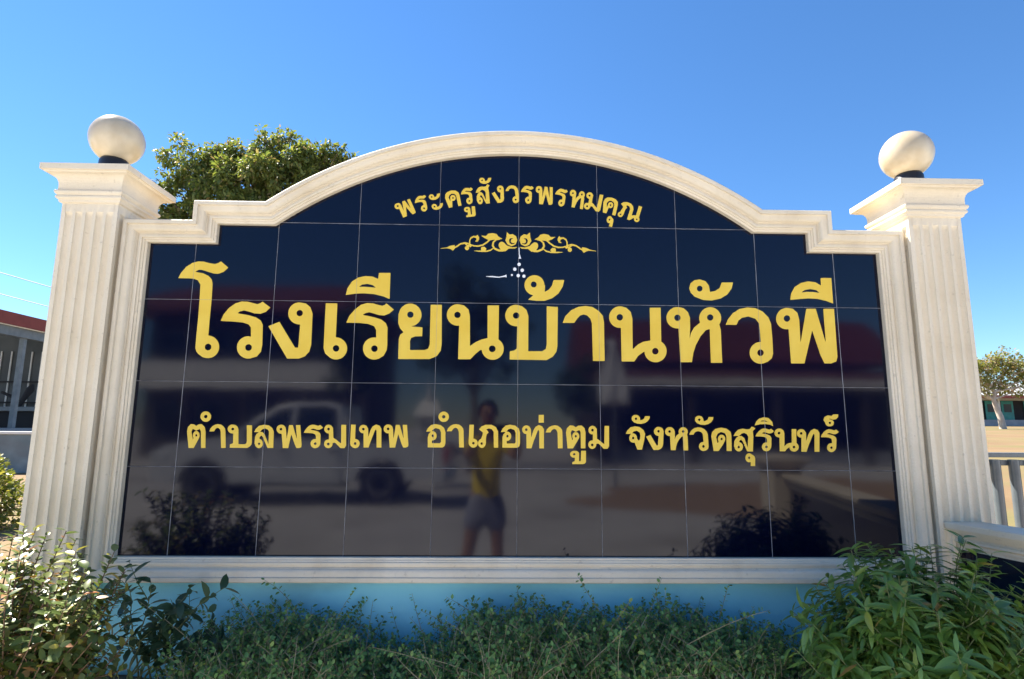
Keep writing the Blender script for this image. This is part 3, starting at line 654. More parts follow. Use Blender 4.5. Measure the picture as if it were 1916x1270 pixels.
  '-3384,6800 -3396,6797 -3407,6792 -3425,6778 -3438,6758 -3442,6747 -3444,6734 -3443,6715 -3439,6699 -3432,6685 -3420,6670 -3410,6661 -3398,6654 -3378,6647 -3359,6646 -3358,6645 -3357,6641 -3352,6555 -3354,6544 -3356,6542 -3373,6541 -3385,6538 -3396,6534 -3405,6528 -3415,6519 -3421,6511 -3427,6499 -3431,6488 -3433,6473 -3432,6453 -3427,6436 -3417,6420 -3399,6403 -3389,6397 -3378,6392 -3355,6389 -3344,6390 -3331,6393 -3321,6397 -3311,6405 -3303,6412 -3295,6423 -3290,6433 -3286,6446 -3285,6456 -3285,6477 -3281,6479 -3244,6486 -3240,6484 -3194,6443 -3142,6393 -3136,6392 -3075,6392 -3068,6394 -3045,6435 -3043,6441 -3062,6800 -3068,6801 -3141,6801 -3145,6800 -3146,6797 -3134,6482 -3134,6475 -3136,6474 -3179,6503 -3230,6544 -3275,6569 -3276,6575 -3290,6745 -3325,6786 -3357,6799 -3372,6801|-3375,6748 -3383,6744 -3390,6738 -3393,6729 -3393,6719 -3389,6709 -3382,6703 -3375,6700 -3365,6699 -3355,6703 -3350,6708 -3346,6717 -3346,6727 -3350,6737 -3356,6744 -3365,6748|-3366,6485 -3374,6481 -3380,6474 -3383,6465 -3382,6455 -3377,6447 -3371,6440 -3362,6437 -3352,6437 -3344,6441 -3338,6448 -3335,6458 -3336,6468 -3341,6476 -3347,6482 -3356,6485',
  '-2973,6805 -2975,6804 -2975,6798 -2974,6474 -2961,6436 -2930,6408 -2916,6400 -2901,6394 -2883,6392 -2868,6393 -2854,6397 -2839,6405 -2827,6416 -2819,6426 -2811,6440 -2807,6458 -2806,6474 -2808,6488 -2811,6499 -2817,6511 -2824,6523 -2835,6534 -2856,6547 -2873,6553 -2889,6555 -2891,6557 -2892,6803 -2894,6805 -2898,6805|-2891,6497 -2900,6493 -2905,6487 -2908,6478 -2908,6469 -2904,6460 -2898,6454 -2889,6450 -2879,6450 -2871,6454 -2865,6460 -2862,6469 -2863,6479 -2866,6487 -2873,6493 -2882,6497',
  '-2530,6810 -2585,6780 -2589,6776 -2626,6708 -2650,6611 -2655,6597 -2657,6599 -2658,6610 -2668,6736 -2701,6788 -2706,6790 -2733,6800 -2759,6804 -2780,6799 -2797,6790 -2809,6780 -2820,6763 -2826,6744 -2827,6726 -2823,6705 -2813,6687 -2801,6673 -2784,6661 -2769,6656 -2748,6653 -2745,6650 -2733,6411 -2732,6405 -2650,6405 -2644,6407 -2616,6506 -2546,6704 -2543,6711 -2530,6727 -2528,6725 -2526,6722 -2516,6694 -2503,6409 -2501,6406 -2497,6406 -2424,6406 -2419,6408 -2432,6737 -2467,6791 -2524,6810|-2755,6752 -2765,6749 -2772,6743 -2776,6735 -2776,6726 -2774,6718 -2767,6710 -2759,6705 -2750,6704 -2740,6707 -2733,6713 -2729,6721 -2728,6730 -2732,6739 -2738,6747 -2746,6751',
  '-2328,6812 -2342,6809 -2354,6803 -2368,6792 -2378,6781 -2384,6769 -2389,6756 -2391,6741 -2390,6724 -2386,6709 -2380,6696 -2369,6681 -2358,6671 -2346,6664 -2334,6659 -2320,6656 -2301,6656 -2298,6654 -2271,6415 -2269,6408 -2263,6407 -2181,6408 -2175,6410 -2132,6635 -2130,6644 -2129,6644 -2124,6635 -2062,6469 -2032,6411 -2027,6409 -1985,6409 -1950,6424 -1948,6429 -1942,6459 -1978,6800 -1979,6808 -1985,6809 -2049,6808 -2053,6808 -2055,6806 -2031,6589 -2030,6569 -2038,6588 -2109,6805 -2112,6808 -2115,6808 -2172,6807 -2176,6806 -2205,6586 -2208,6568 -2210,6570 -2212,6585 -2225,6728 -2240,6776 -2244,6781 -2273,6806 -2308,6812|-2321,6758 -2329,6754 -2334,6747 -2336,6737 -2335,6728 -2330,6720 -2323,6714 -2314,6712 -2305,6713 -2297,6717 -2292,6724 -2290,6734 -2291,6743 -2296,6751 -2303,6757 -2313,6759',
  '-1475,6826 -1546,6810 -1552,6807 -1606,6751 -1630,6698 -1630,6694 -1627,6693 -1558,6693 -1552,6693 -1551,6691 -1564,6677 -1575,6659 -1582,6658 -1584,6656 -1601,6599 -1597,6420 -1596,6416 -1594,6414 -1336,6415 -1331,6417 -1303,6435 -1298,6443 -1285,6491 -1289,6680 -1315,6760 -1320,6765 -1380,6810 -1468,6826|-1466,6755 -1504,6738 -1535,6701 -1534,6699 -1517,6702 -1503,6700 -1487,6694 -1475,6686 -1465,6675 -1454,6658 -1449,6643 -1445,6621 -1446,6604 -1451,6585 -1458,6571 -1466,6559 -1479,6548 -1491,6541 -1504,6538 -1524,6537 -1525,6532 -1523,6491 -1521,6488 -1517,6488 -1381,6489 -1366,6510 -1364,6516 -1369,6683 -1391,6731 -1395,6736 -1458,6755|-1517,6644 -1524,6641 -1530,6635 -1533,6626 -1534,6618 -1531,6609 -1526,6601 -1520,6596 -1513,6595 -1505,6597 -1498,6603 -1494,6611 -1493,6621 -1496,6631 -1501,6638 -1508,6643',
  '-1341,7050 -1358,7046 -1373,7039 -1393,7025 -1404,7012 -1412,6999 -1418,6982 -1421,6961 -1419,6943 -1415,6928 -1408,6912 -1394,6894 -1381,6883 -1368,6875 -1350,6869 -1329,6866 -1311,6867 -1296,6870 -1280,6877 -1262,6891 -1250,6903 -1242,6917 -1236,6934 -1233,6955 -1235,6972 -1239,6988 -1246,7003 -1260,7022 -1274,7033 -1287,7041 -1303,7047 -1319,7050|-1335,6988 -1346,6983 -1354,6975 -1358,6964 -1357,6950 -1352,6939 -1343,6931 -1329,6927 -1317,6928 -1307,6933 -1299,6943 -1296,6956 -1297,6967 -1302,6977 -1311,6984 -1322,6989',
  '-1108,6828 -1154,6822 -1205,6796 -1245,6753 -1262,6708 -1263,6702 -1257,6701 -1181,6702 -1178,6704 -1160,6734 -1138,6757 -1112,6765 -1091,6759 -1085,6755 -1064,6733 -1052,6699 -1038,6420 -1033,6418 -956,6419 -954,6420 -954,6426 -965,6706 -974,6754 -1004,6792 -1048,6820 -1098,6829',
  '-860,6820 -863,6818 -863,6814 -872,6495 -860,6459 -830,6430 -819,6423 -803,6417 -786,6415 -771,6416 -757,6420 -742,6428 -730,6438 -722,6448 -715,6461 -710,6479 -708,6495 -710,6509 -713,6520 -719,6533 -726,6544 -737,6555 -750,6564 -760,6569 -773,6573 -786,6574 -788,6577 -783,6818 -789,6820|-786,6518 -795,6516 -802,6511 -807,6503 -808,6494 -806,6486 -801,6478 -794,6473 -785,6471 -777,6473 -770,6478 -764,6486 -763,6494 -764,6503 -769,6511 -777,6517',
  '-572,6822 -649,6789 -688,6741 -684,6736 -623,6686 -620,6681 -626,6638 -651,6574 -653,6571 -673,6560 -683,6550 -692,6537 -699,6519 -702,6502 -702,6481 -698,6465 -690,6447 -679,6433 -665,6421 -650,6415 -633,6412 -617,6414 -602,6421 -588,6433 -578,6446 -569,6468 -565,6489 -562,6499 -563,6578 -551,6649 -548,6654 -518,6684 -520,6689 -555,6737 -556,6741 -551,6744 -511,6757 -456,6742 -428,6694 -420,6419 -414,6417 -344,6418 -342,6421 -342,6426 -349,6708 -386,6780 -392,6786 -467,6823|-640,6512 -648,6510 -653,6504 -657,6495 -658,6487 -655,6477 -650,6470 -643,6466 -635,6465 -627,6468 -621,6474 -618,6481 -617,6491 -620,6501 -626,6508 -633,6512',
  '-136,6826 -208,6810 -214,6808 -270,6752 -295,6699 -295,6696 -292,6694 -223,6695 -216,6694 -215,6692 -229,6678 -240,6661 -242,6659 -247,6660 -250,6658 -268,6601 -267,6425 -266,6420 -264,6419 -5,6420 1,6422 29,6439 34,6446 48,6495 47,6682 24,6760 19,6765 -40,6810 -129,6826|-127,6756 -167,6740 -199,6702 -198,6701 -181,6703 -167,6702 -151,6696 -139,6687 -126,6673 -118,6659 -113,6643 -111,6624 -112,6608 -117,6588 -124,6574 -132,6562 -145,6551 -158,6544 -170,6541 -190,6541 -192,6539 -192,6494 -189,6492 -185,6492 -49,6493 -33,6514 -31,6519 -33,6685 -54,6732 -58,6737 -121,6755|-179,6646 -186,6644 -194,6639 -198,6630 -200,6622 -198,6613 -194,6605 -186,6599 -179,6598 -172,6599 -165,6605 -160,6613 -159,6622 -160,6630 -165,6639 -172,6644',
  '384,6824 328,6793 322,6788 284,6720 255,6619 252,6610 249,6607 247,6623 243,6747 212,6801 173,6815 157,6817 146,6815 129,6810 115,6802 103,6790 93,6774 86,6754 85,6737 88,6716 97,6698 107,6685 124,6672 139,6666 161,6663 163,6660 164,6418 166,6411 246,6410 251,6411 253,6413 285,6515 362,6716 373,6731 380,6738 384,6731 392,6705 393,6414 396,6412 409,6411 470,6412 475,6413 476,6414 477,6750 445,6803|153,6764 145,6759 139,6753 135,6743 136,6733 140,6725 146,6719 155,6716 165,6716 174,6720 179,6727 183,6737 182,6747 178,6755 172,6761 163,6764',
  '385,7005 383,7003 383,6999 384,6866 389,6865 473,6866 475,6872 475,7004 473,7006 469,7007',
  '667,6820 622,6814 570,6789 528,6746 509,6696 511,6694 515,6694 591,6695 595,6698 613,6727 636,6750 661,6758 684,6751 690,6748 710,6726 721,6692 727,6416 729,6414 733,6414 809,6415 812,6417 812,6421 809,6699 801,6747 772,6784 728,6813 677,6821',
  '946,6821 941,6818 892,6771 874,6699 900,6417 903,6415 914,6415 994,6415 999,6417 1049,6497 1102,6588 1111,6611 1113,6631 1111,6652 1105,6668 1095,6683 1080,6696 1064,6702 1050,6704 1030,6700 1018,6693 1006,6683 998,6671 991,6655 987,6640 987,6620 990,6606 999,6584 986,6561 983,6558 982,6559 959,6689 960,6695 979,6737 983,6739 1008,6732 1051,6709 1093,6732 1119,6740 1124,6736 1139,6698 1140,6420 1142,6417 1145,6417 1218,6418 1220,6420 1221,6425 1227,6700 1210,6775 1162,6819 1156,6823 1094,6818 1052,6791 1048,6792 1009,6817|1045,6652 1039,6649 1033,6641 1031,6634 1031,6626 1033,6619 1039,6613 1046,6609 1053,6609 1060,6612 1066,6619 1069,6628 1069,6636 1065,6645 1059,6650 1052,6653',
  '1007,6372 984,6366 965,6354 958,6347 951,6337 947,6327 944,6315 945,6303 949,6290 957,6278 967,6268 981,6259 995,6254 1009,6252 1029,6252 1031,6250 1026,6192 1023,6189 985,6174 983,6168 984,6140 991,6139 1173,6140 1200,6146 1205,6149 1226,6173 1228,6178 1230,6367 1229,6374 1223,6375 1151,6374 1147,6374 1144,6372 1136,6196 1133,6192 1115,6191 1106,6192 1104,6196 1106,6333 1105,6339 1070,6369 1024,6373|1014,6330 1005,6327 998,6320 996,6313 998,6305 1004,6298 1012,6294 1022,6294 1031,6297 1037,6301 1040,6306 1042,6312 1040,6319 1036,6325 1030,6329 1023,6331',
  '1344,6817 1332,6814 1321,6810 1311,6803 1302,6795 1289,6775 1281,6752 1281,6734 1284,6716 1289,6702 1299,6688 1310,6678 1320,6672 1339,6665 1357,6664 1359,6659 1358,6573 1356,6562 1353,6560 1337,6559 1326,6557 1305,6546 1295,6537 1288,6529 1277,6507 1274,6492 1274,6472 1278,6455 1287,6438 1302,6422 1322,6411 1344,6408 1355,6409 1367,6412 1387,6423 1396,6431 1404,6442 1414,6463 1418,6496 1456,6505 1462,6502 1502,6462 1550,6412 1619,6412 1645,6452 1648,6459 1654,6816 1648,6818 1579,6818 1574,6817 1573,6814 1563,6501 1563,6494 1560,6493 1521,6522 1475,6563 1433,6588 1430,6762 1400,6803 1370,6816 1355,6818|1353,6765 1344,6764 1336,6758 1331,6750 1329,6741 1330,6732 1335,6724 1344,6718 1352,6716 1361,6718 1369,6724 1374,6733 1376,6741 1374,6750 1369,6758 1362,6764|1342,6504 1333,6501 1327,6495 1323,6487 1322,6478 1324,6468 1330,6461 1337,6456 1346,6455 1355,6458 1363,6464 1367,6473 1368,6481 1366,6491 1359,6499 1351,6503',
  '2122,6814 2049,6798 2043,6796 1984,6739 1958,6688 1956,6682 1962,6680 2051,6680 2050,6677 2037,6665 2029,6653 2021,6635 2017,6620 2015,6604 2018,6584 2022,6569 2029,6556 2043,6539 2053,6532 2063,6527 2083,6524 2095,6525 2107,6528 2110,6528 2157,6402 2163,6401 2238,6402 2241,6403 2242,6407 2284,6566 2304,6677 2304,6685 2278,6749 2212,6800 2205,6803 2130,6814|2155,6735 2103,6726 2068,6689 2068,6687 2070,6687 2090,6689 2108,6686 2121,6679 2136,6666 2144,6653 2152,6635 2155,6619 2156,6598 2179,6563 2183,6560 2207,6582 2211,6588 2219,6658 2206,6707 2163,6733|2082,6630 2074,6627 2069,6620 2066,6613 2065,6603 2067,6595 2072,6587 2079,6583 2086,6582 2095,6585 2102,6592 2105,6600 2106,6610 2103,6620 2097,6627 2090,6631',
  '2142,7020 2107,7014 2078,6991 2075,6985 2067,6951 2077,6918 2105,6889 2112,6885 2170,6863 2235,6859 2306,6876 2351,6904 2356,6908 2390,6954 2399,6994 2399,6998 2394,6999 2316,6998 2313,6995 2299,6960 2296,6955 2264,6933 2225,6925 2222,6929 2216,6975 2193,7006 2187,7009 2151,7020|2139,6972 2132,6967 2127,6961 2124,6953 2124,6944 2128,6937 2134,6931 2142,6928 2151,6929 2159,6933 2165,6940 2168,6949 2167,6957 2163,6964 2157,6970 2148,6973',
  '2539,6807 2525,6804 2512,6799 2500,6791 2490,6781 2478,6766 2472,6754 2468,6739 2467,6726 2468,6712 2473,6693 2480,6681 2489,6670 2499,6661 2515,6653 2531,6648 2548,6647 2550,6644 2532,6486 2531,6479 2527,6478 2511,6477 2506,6480 2402,6664 2396,6663 2330,6636 2324,6634 2322,6631 2445,6403 2450,6397 2532,6398 2577,6415 2610,6450 2626,6501 2643,6725 2642,6732 2628,6775 2599,6799 2594,6802 2560,6807|2546,6753 2537,6749 2531,6743 2527,6734 2527,6724 2531,6715 2537,6710 2546,6707 2554,6707 2563,6711 2568,6717 2572,6726 2572,6736 2569,6744 2563,6750 2554,6753',
  '2740,6805 2726,6801 2712,6795 2697,6784 2686,6773 2678,6761 2672,6747 2669,6730 2669,6715 2671,6701 2677,6688 2685,6675 2698,6662 2709,6655 2721,6650 2735,6647 2754,6646 2756,6643 2763,6404 2764,6398 2771,6396 2841,6397 2847,6398 2849,6402 2861,6462 2882,6522 2916,6583 2921,6590 2960,6633 2988,6643 2991,6641 2992,6636 2991,6396 2993,6394 2998,6393 3069,6394 3075,6395 3076,6402 3075,6638 3066,6678 3080,6711 3081,6729 3078,6751 3073,6763 3065,6776 3051,6790 3038,6798 3024,6803 3005,6806 2989,6805 2974,6801 2959,6795 2944,6783 2933,6772 2926,6762 2917,6739 2916,6714 2920,6690 2873,6652 2850,6614 2840,6582 2839,6587 2844,6641 2845,6725 2832,6768 2798,6798 2764,6805|2992,6752 2985,6749 2978,6742 2975,6733 2975,6723 2979,6715 2985,6710 2994,6706 3004,6707 3012,6711 3019,6718 3022,6728 3022,6737 3018,6744 3011,6750 3001,6753|2747,6749 2738,6745 2731,6739 2728,6730 2727,6720 2731,6712 2737,6706 2746,6703 2756,6703 2765,6707 2771,6713 2774,6722 2774,6732 2770,6741 2765,6746 2756,6749',
  '3267,6804 3211,6793 3162,6761 3123,6714 3107,6675 3109,6673 3113,6673 3185,6674 3202,6707 3226,6725 3232,6728 3272,6737 3281,6736 3325,6723 3330,6720 3350,6691 3353,6686 3359,6634 3362,6550 3360,6547 3337,6543 3322,6537 3308,6529 3295,6516 3285,6502 3279,6487 3275,6467 3275,6451 3279,6436 3287,6419 3296,6408 3310,6397 3326,6389 3340,6385 3362,6385 3376,6388 3409,6401 3438,6426 3440,6430 3449,6460 3449,6568 3443,6684 3426,6732 3385,6775 3332,6800 3276,6805|3355,6490 3346,6488 3338,6482 3333,6473 3332,6465 3334,6455 3339,6448 3347,6443 3355,6442 3364,6444 3373,6450 3378,6458 3380,6468 3378,6478 3372,6485 3363,6490',
  '3300,7014 3263,7007 3234,6984 3231,6978 3222,6942 3231,6909 3260,6878 3324,6853 3391,6849 3462,6866 3510,6895 3515,6900 3549,6946 3559,6987 3559,6991 3554,6992 3475,6991 3472,6986 3457,6951 3454,6947 3420,6924 3382,6916 3379,6920 3373,6966 3350,6998 3345,7002 3308,7013|3298,6964 3289,6960 3283,6954 3279,6946 3279,6937 3283,6928 3288,6923 3296,6920 3304,6920 3313,6924 3320,6930 3323,6939 3323,6947 3320,6956 3314,6962 3306,6965',
  '3689,6802 3588,6781 3532,6729 3528,6723 3507,6653 3539,6388 3541,6386 3545,6386 3622,6386 3628,6387 3714,6501 3752,6570 3759,6592 3760,6613 3756,6634 3747,6650 3735,6664 3718,6674 3698,6677 3678,6674 3666,6668 3652,6658 3642,6646 3635,6634 3628,6613 3627,6593 3629,6578 3638,6555 3619,6525 3616,6524 3614,6526 3596,6630 3596,6636 3628,6697 3684,6725 3690,6727 3762,6702 3784,6646 3776,6390 3778,6388 3783,6387 3863,6389 3865,6396 3875,6655 3864,6727 3860,6732 3795,6786 3696,6802|3691,6624 3684,6621 3678,6615 3675,6608 3674,6600 3676,6591 3680,6585 3687,6581 3694,6580 3703,6583 3709,6588 3713,6597 3714,6606 3712,6614 3707,6621 3699,6624',
  '4257,6827 4222,6788 4216,6784 4167,6776 4087,6788 4008,6770 3948,6715 3917,6662 3916,6657 3917,6656 3997,6656 4004,6654 4000,6650 3960,6620 3927,6568 3924,6560 3912,6462 3913,6460 3920,6459 3923,6456 3927,6435 3936,6414 3948,6400 3961,6390 3973,6384 3991,6381 4005,6382 4020,6386 4037,6395 4049,6406 4059,6417 4068,6436 4073,6453 4074,6474 4072,6490 4066,6507 4056,6521 4046,6532 4034,6539 4013,6546 4011,6548 4015,6564 4018,6570 4041,6591 4046,6593 4052,6589 4077,6563 4146,6392 4152,6388 4156,6383 4159,6382 4246,6383 4252,6385 4275,6643 4270,6743 4273,6749 4314,6792 4318,6798 4314,6802 4264,6826 4260,6828|4102,6712 4059,6699 4017,6658 4018,6657 4022,6656 4065,6655 4106,6622 4155,6470 4160,6457 4162,6459 4164,6471 4183,6644 4161,6688 4111,6712|3996,6483 3989,6480 3983,6474 3978,6465 3977,6457 3979,6448 3984,6441 3991,6437 4000,6436 4008,6438 4015,6444 4019,6453 4020,6463 4018,6471 4013,6478 4005,6482',
  '4173,6349 4158,6345 4141,6335 4129,6322 4119,6306 4112,6286 4109,6269 4111,6248 4116,6231 4122,6220 4132,6209 4141,6201 4151,6196 4163,6192 4174,6192 4201,6196 4202,6191 4199,6130 4200,6126 4275,6126 4277,6128 4278,6132 4285,6252 4278,6292 4246,6322 4231,6326 4212,6342 4193,6349|4174,6293 4167,6288 4162,6282 4159,6274 4158,6265 4161,6257 4166,6252 4172,6249 4179,6248 4186,6251 4193,6257 4197,6266 4197,6276 4194,6284 4190,6290 4183,6293',
  '4468,6793 4426,6781 4379,6745 4339,6700 4318,6659 4317,6653 4323,6651 4405,6650 4466,6644 4507,6629 4512,6626 4523,6597 4520,6547 4516,6545 4494,6545 4481,6542 4466,6535 4451,6524 4440,6512 4430,6496 4424,6479 4422,6464 4424,6444 4429,6430 4437,6417 4449,6404 4460,6396 4475,6390 4494,6387 4508,6388 4531,6394 4564,6415 4587,6453 4595,6492 4605,6619 4595,6650 4565,6675 4515,6691 4443,6705 4438,6708 4451,6720 4480,6727 4511,6720 4548,6708 4586,6705 4625,6720 4654,6744 4656,6749 4652,6754 4609,6790 4606,6790 4595,6782 4577,6775 4547,6782 4515,6791|4498,6488 4491,6485 4484,6478 4481,6470 4480,6460 4484,6451 4490,6446 4498,6443 4507,6443 4516,6447 4522,6454 4526,6464 4526,6473 4522,6480 4516,6486 4507,6489',
  '4486,6995 4407,6974 4399,6969 4343,6920 4315,6855 4314,6848 4324,6849 4415,6871 4516,6874 4599,6863 4642,6841 4648,6840 4647,6849 4637,6916 4576,6979 4569,6983 4493,6996|4452,6939 4422,6924 4418,6921 4419,6920 4485,6922 4542,6915 4551,6916 4545,6922 4519,6937',
  '4744,6795 4729,6792 4715,6786 4703,6779 4689,6766 4679,6753 4673,6740 4669,6727 4667,6713 4669,6696 4673,6681 4681,6668 4690,6658 4702,6648 4718,6641 4732,6637 4751,6636 4753,6635 4744,6391 4750,6389 4840,6390 4844,6394 4872,6430 4911,6457 4920,6462 4924,6460 4927,6439 4938,6417 4954,6401 4974,6390 4993,6386 5018,6386 5042,6394 5062,6407 5074,6419 5084,6433 5092,6453 5094,6468 5092,6490 5087,6505 5076,6522 5060,6535 5058,6539 5070,6780 5069,6787 5063,6788 4992,6788 4988,6787 4986,6784 4975,6552 4973,6546 4969,6544 4921,6535 4913,6532 4877,6515 4837,6482 4835,6484 4835,6491 4846,6707 4838,6753 4834,6759 4804,6786 4769,6795|4745,6738 4736,6734 4728,6726 4725,6716 4725,6707 4730,6699 4737,6693 4747,6691 4756,6692 4765,6696 4771,6703 4775,6714 4774,6722 4771,6730 4764,6736 4753,6739|5002,6489 4992,6485 4986,6477 4982,6467 4983,6459 4987,6450 4994,6445 5004,6442 5013,6443 5022,6448 5028,6455 5032,6465 5032,6474 5027,6482 5020,6488 5010,6490',
  '5400,6796 5339,6765 5333,6760 5287,6692 5249,6591 5242,6579 5241,6593 5246,6719 5217,6772 5213,6775 5186,6785 5159,6789 5137,6784 5117,6775 5103,6764 5090,6747 5081,6727 5078,6710 5080,6688 5088,6670 5099,6656 5115,6644 5131,6638 5153,6635 5155,6633 5138,6390 5140,6384 5225,6384 5229,6384 5232,6386 5273,6488 5369,6687 5375,6696 5387,6709 5390,6711 5394,6704 5401,6678 5380,6387 5382,6385 5386,6385 5461,6385 5467,6387 5493,6723 5463,6776|5156,6736 5146,6733 5138,6727 5133,6719 5131,6710 5134,6700 5139,6693 5147,6689 5157,6688 5166,6690 5174,6696 5180,6705 5182,6713 5180,6722 5175,6730 5166,6735',
  '5666,6789 5624,6776 5578,6741 5536,6694 5514,6648 5521,6646 5602,6645 5660,6639 5705,6621 5716,6592 5712,6541 5709,6540 5686,6539 5673,6536 5659,6530 5644,6519 5633,6507 5624,6493 5617,6474 5614,6459 5616,6439 5620,6424 5627,6412 5638,6399 5650,6390 5663,6385 5680,6381 5696,6382 5719,6388 5753,6410 5777,6448 5784,6485 5797,6614 5787,6644 5759,6670 5710,6687 5638,6701 5634,6704 5648,6715 5676,6723 5706,6716 5742,6703 5780,6700 5818,6716 5847,6740 5850,6744 5847,6748 5805,6786 5802,6786 5789,6777 5772,6770 5743,6777 5712,6787|5694,6483 5685,6481 5677,6475 5673,6467 5671,6459 5672,6450 5677,6442 5684,6438 5693,6437 5702,6439 5710,6445 5715,6453 5716,6462 5715,6471 5710,6478 5703,6482',
  '5778,7059 5740,7029 5673,7041 5616,7016 5611,7013 5587,6963 5586,6957 5615,6905 5618,6885 5623,6874 5635,6859 5647,6851 5664,6844 5679,6841 5699,6841 5715,6844 5733,6851 5747,6860 5761,6873 5769,6886 5773,6901 5774,6914 5771,6927 5763,6940 5752,6951 5735,6962 5714,6967 5694,6969 5694,6973 5701,6982 5707,6982 5761,6963 5812,6971 5820,6974 5860,7012 5865,7054 5863,7060|5698,6923 5688,6920 5681,6915 5677,6907 5677,6899 5681,6892 5689,6886 5699,6885 5708,6886 5714,6889 5721,6895 5724,6902 5724,6909 5721,6916 5715,6921 5706,6924',
 ],
 'l1': [
  '-2080,11063 -2125,11045 -2129,11041 -2058,10889 -2054,10881 -2054,10877 -2170,11026 -2214,11009 -2217,11007 -2218,11004 -2185,10844 -2183,10824 -2233,10934 -2258,10967 -2288,10978 -2321,10970 -2333,10964 -2344,10954 -2351,10944 -2357,10930 -2359,10911 -2356,10893 -2348,10877 -2337,10866 -2323,10858 -2306,10853 -2288,10854 -2270,10861 -2267,10858 -2189,10692 -2185,10688 -2121,10714 -2118,10717 -2143,10891 -2143,10901 -2137,10896 -2051,10793 -2014,10758 -2009,10759 -1979,10771 -1957,10793 -1960,10816 -1962,10822 -2073,11061 -2076,11064|-2305,10933 -2311,10929 -2315,10924 -2317,10918 -2317,10910 -2314,10903 -2308,10899 -2302,10897 -2294,10897 -2288,10900 -2284,10906 -2282,10912 -2282,10920 -2285,10926 -2290,10931 -2297,10933',
  '-1813,11144 -1820,11135 -1830,11126 -1878,11126 -1905,11120 -1911,11118 -1935,11101 -1959,11063 -1974,11025 -1978,10985 -1977,10981 -1973,10981 -1916,10997 -1872,11005 -1840,11002 -1836,11000 -1820,10981 -1810,10943 -1834,10932 -1842,10925 -1849,10916 -1854,10905 -1858,10892 -1859,10881 -1857,10867 -1853,10854 -1849,10845 -1835,10829 -1818,10818 -1809,10816 -1797,10815 -1778,10819 -1762,10830 -1745,10853 -1739,10885 -1743,10915 -1769,11014 -1785,11036 -1813,11049 -1851,11051 -1904,11047 -1909,11048 -1902,11060 -1885,11071 -1862,11072 -1833,11070 -1809,11075 -1803,11077 -1784,11094 -1770,11118 -1769,11123 -1807,11143|-1802,10897 -1808,10895 -1814,10890 -1816,10883 -1817,10877 -1814,10869 -1810,10864 -1804,10860 -1798,10859 -1792,10861 -1787,10866 -1784,10873 -1784,10879 -1785,10886 -1790,10892 -1796,10896',
  '-1512,11185 -1562,11172 -1567,11138 -1583,11116 -1607,11104 -1610,11107 -1623,11138 -1644,11156 -1648,11158 -1671,11160 -1680,11159 -1702,11148 -1715,11129 -1717,11122 -1716,11096 -1702,11074 -1676,11056 -1633,11049 -1588,11057 -1547,11080 -1519,11111 -1506,11153 -1508,11182 -1509,11185|-1669,11125 -1673,11123 -1677,11118 -1679,11112 -1679,11105 -1676,11099 -1671,11094 -1666,11092 -1660,11092 -1656,11095 -1652,11099 -1649,11106 -1650,11112 -1652,11118 -1657,11123 -1663,11125',
  '-1452,10993 -1503,10980 -1507,10944 -1523,10922 -1546,10910 -1549,10911 -1550,10913 -1563,10946 -1585,10965 -1614,10969 -1620,10968 -1643,10957 -1655,10937 -1657,10930 -1655,10903 -1641,10880 -1616,10861 -1572,10854 -1526,10862 -1486,10885 -1459,10916 -1446,10960 -1448,10990 -1449,10992|-1606,10933 -1612,10931 -1615,10928 -1618,10922 -1619,10915 -1617,10909 -1613,10902 -1608,10899 -1602,10898 -1596,10901 -1592,10904 -1589,10911 -1589,10917 -1591,10924 -1595,10929 -1600,10932',
  '-1274,11244 -1300,11243 -1372,11211 -1404,11165 -1407,11158 -1408,11091 -1331,10901 -1329,10899 -1325,10899 -1269,10911 -1264,10913 -1269,11035 -1267,11037 -1246,11037 -1229,11045 -1216,11060 -1211,11070 -1208,11081 -1207,11097 -1211,11115 -1218,11131 -1229,11142 -1240,11150 -1255,11155 -1270,11154 -1283,11149 -1291,11143 -1299,11134 -1305,11123 -1308,11112 -1310,11094 -1306,11073 -1303,11033 -1304,11027 -1305,11028 -1338,11095 -1340,11101 -1326,11153 -1286,11184 -1228,11176 -1197,11136 -1152,10937 -1148,10935 -1093,10947 -1092,10953 -1134,11157 -1155,11210 -1217,11246|-1263,11113 -1269,11109 -1272,11104 -1274,11098 -1273,11091 -1270,11085 -1266,11080 -1261,11078 -1255,11078 -1249,11081 -1245,11085 -1243,11092 -1243,11100 -1246,11106 -1251,11111 -1257,11113',
  '-926,11312 -932,11304 -944,11296 -990,11302 -1019,11300 -1051,11284 -1078,11251 -1098,11212 -1107,11172 -1105,11169 -1102,11169 -1044,11177 -1000,11179 -969,11172 -964,11169 -953,11149 -946,11109 -948,11106 -963,11104 -972,11100 -981,11094 -988,11085 -996,11074 -1000,11063 -1002,11050 -1002,11035 -996,11013 -985,10996 -968,10983 -958,10978 -947,10977 -929,10979 -912,10988 -893,11008 -884,11039 -884,11071 -898,11174 -911,11198 -936,11215 -973,11223 -1027,11226 -1031,11228 -1022,11239 -1004,11248 -981,11245 -954,11240 -929,11241 -924,11243 -903,11256 -886,11279 -884,11284 -921,11311|-950,11059 -956,11055 -959,11051 -961,11044 -961,11036 -958,11030 -952,11024 -946,11022 -940,11022 -934,11026 -930,11032 -928,11038 -929,11046 -932,11053 -938,11058 -944,11060',
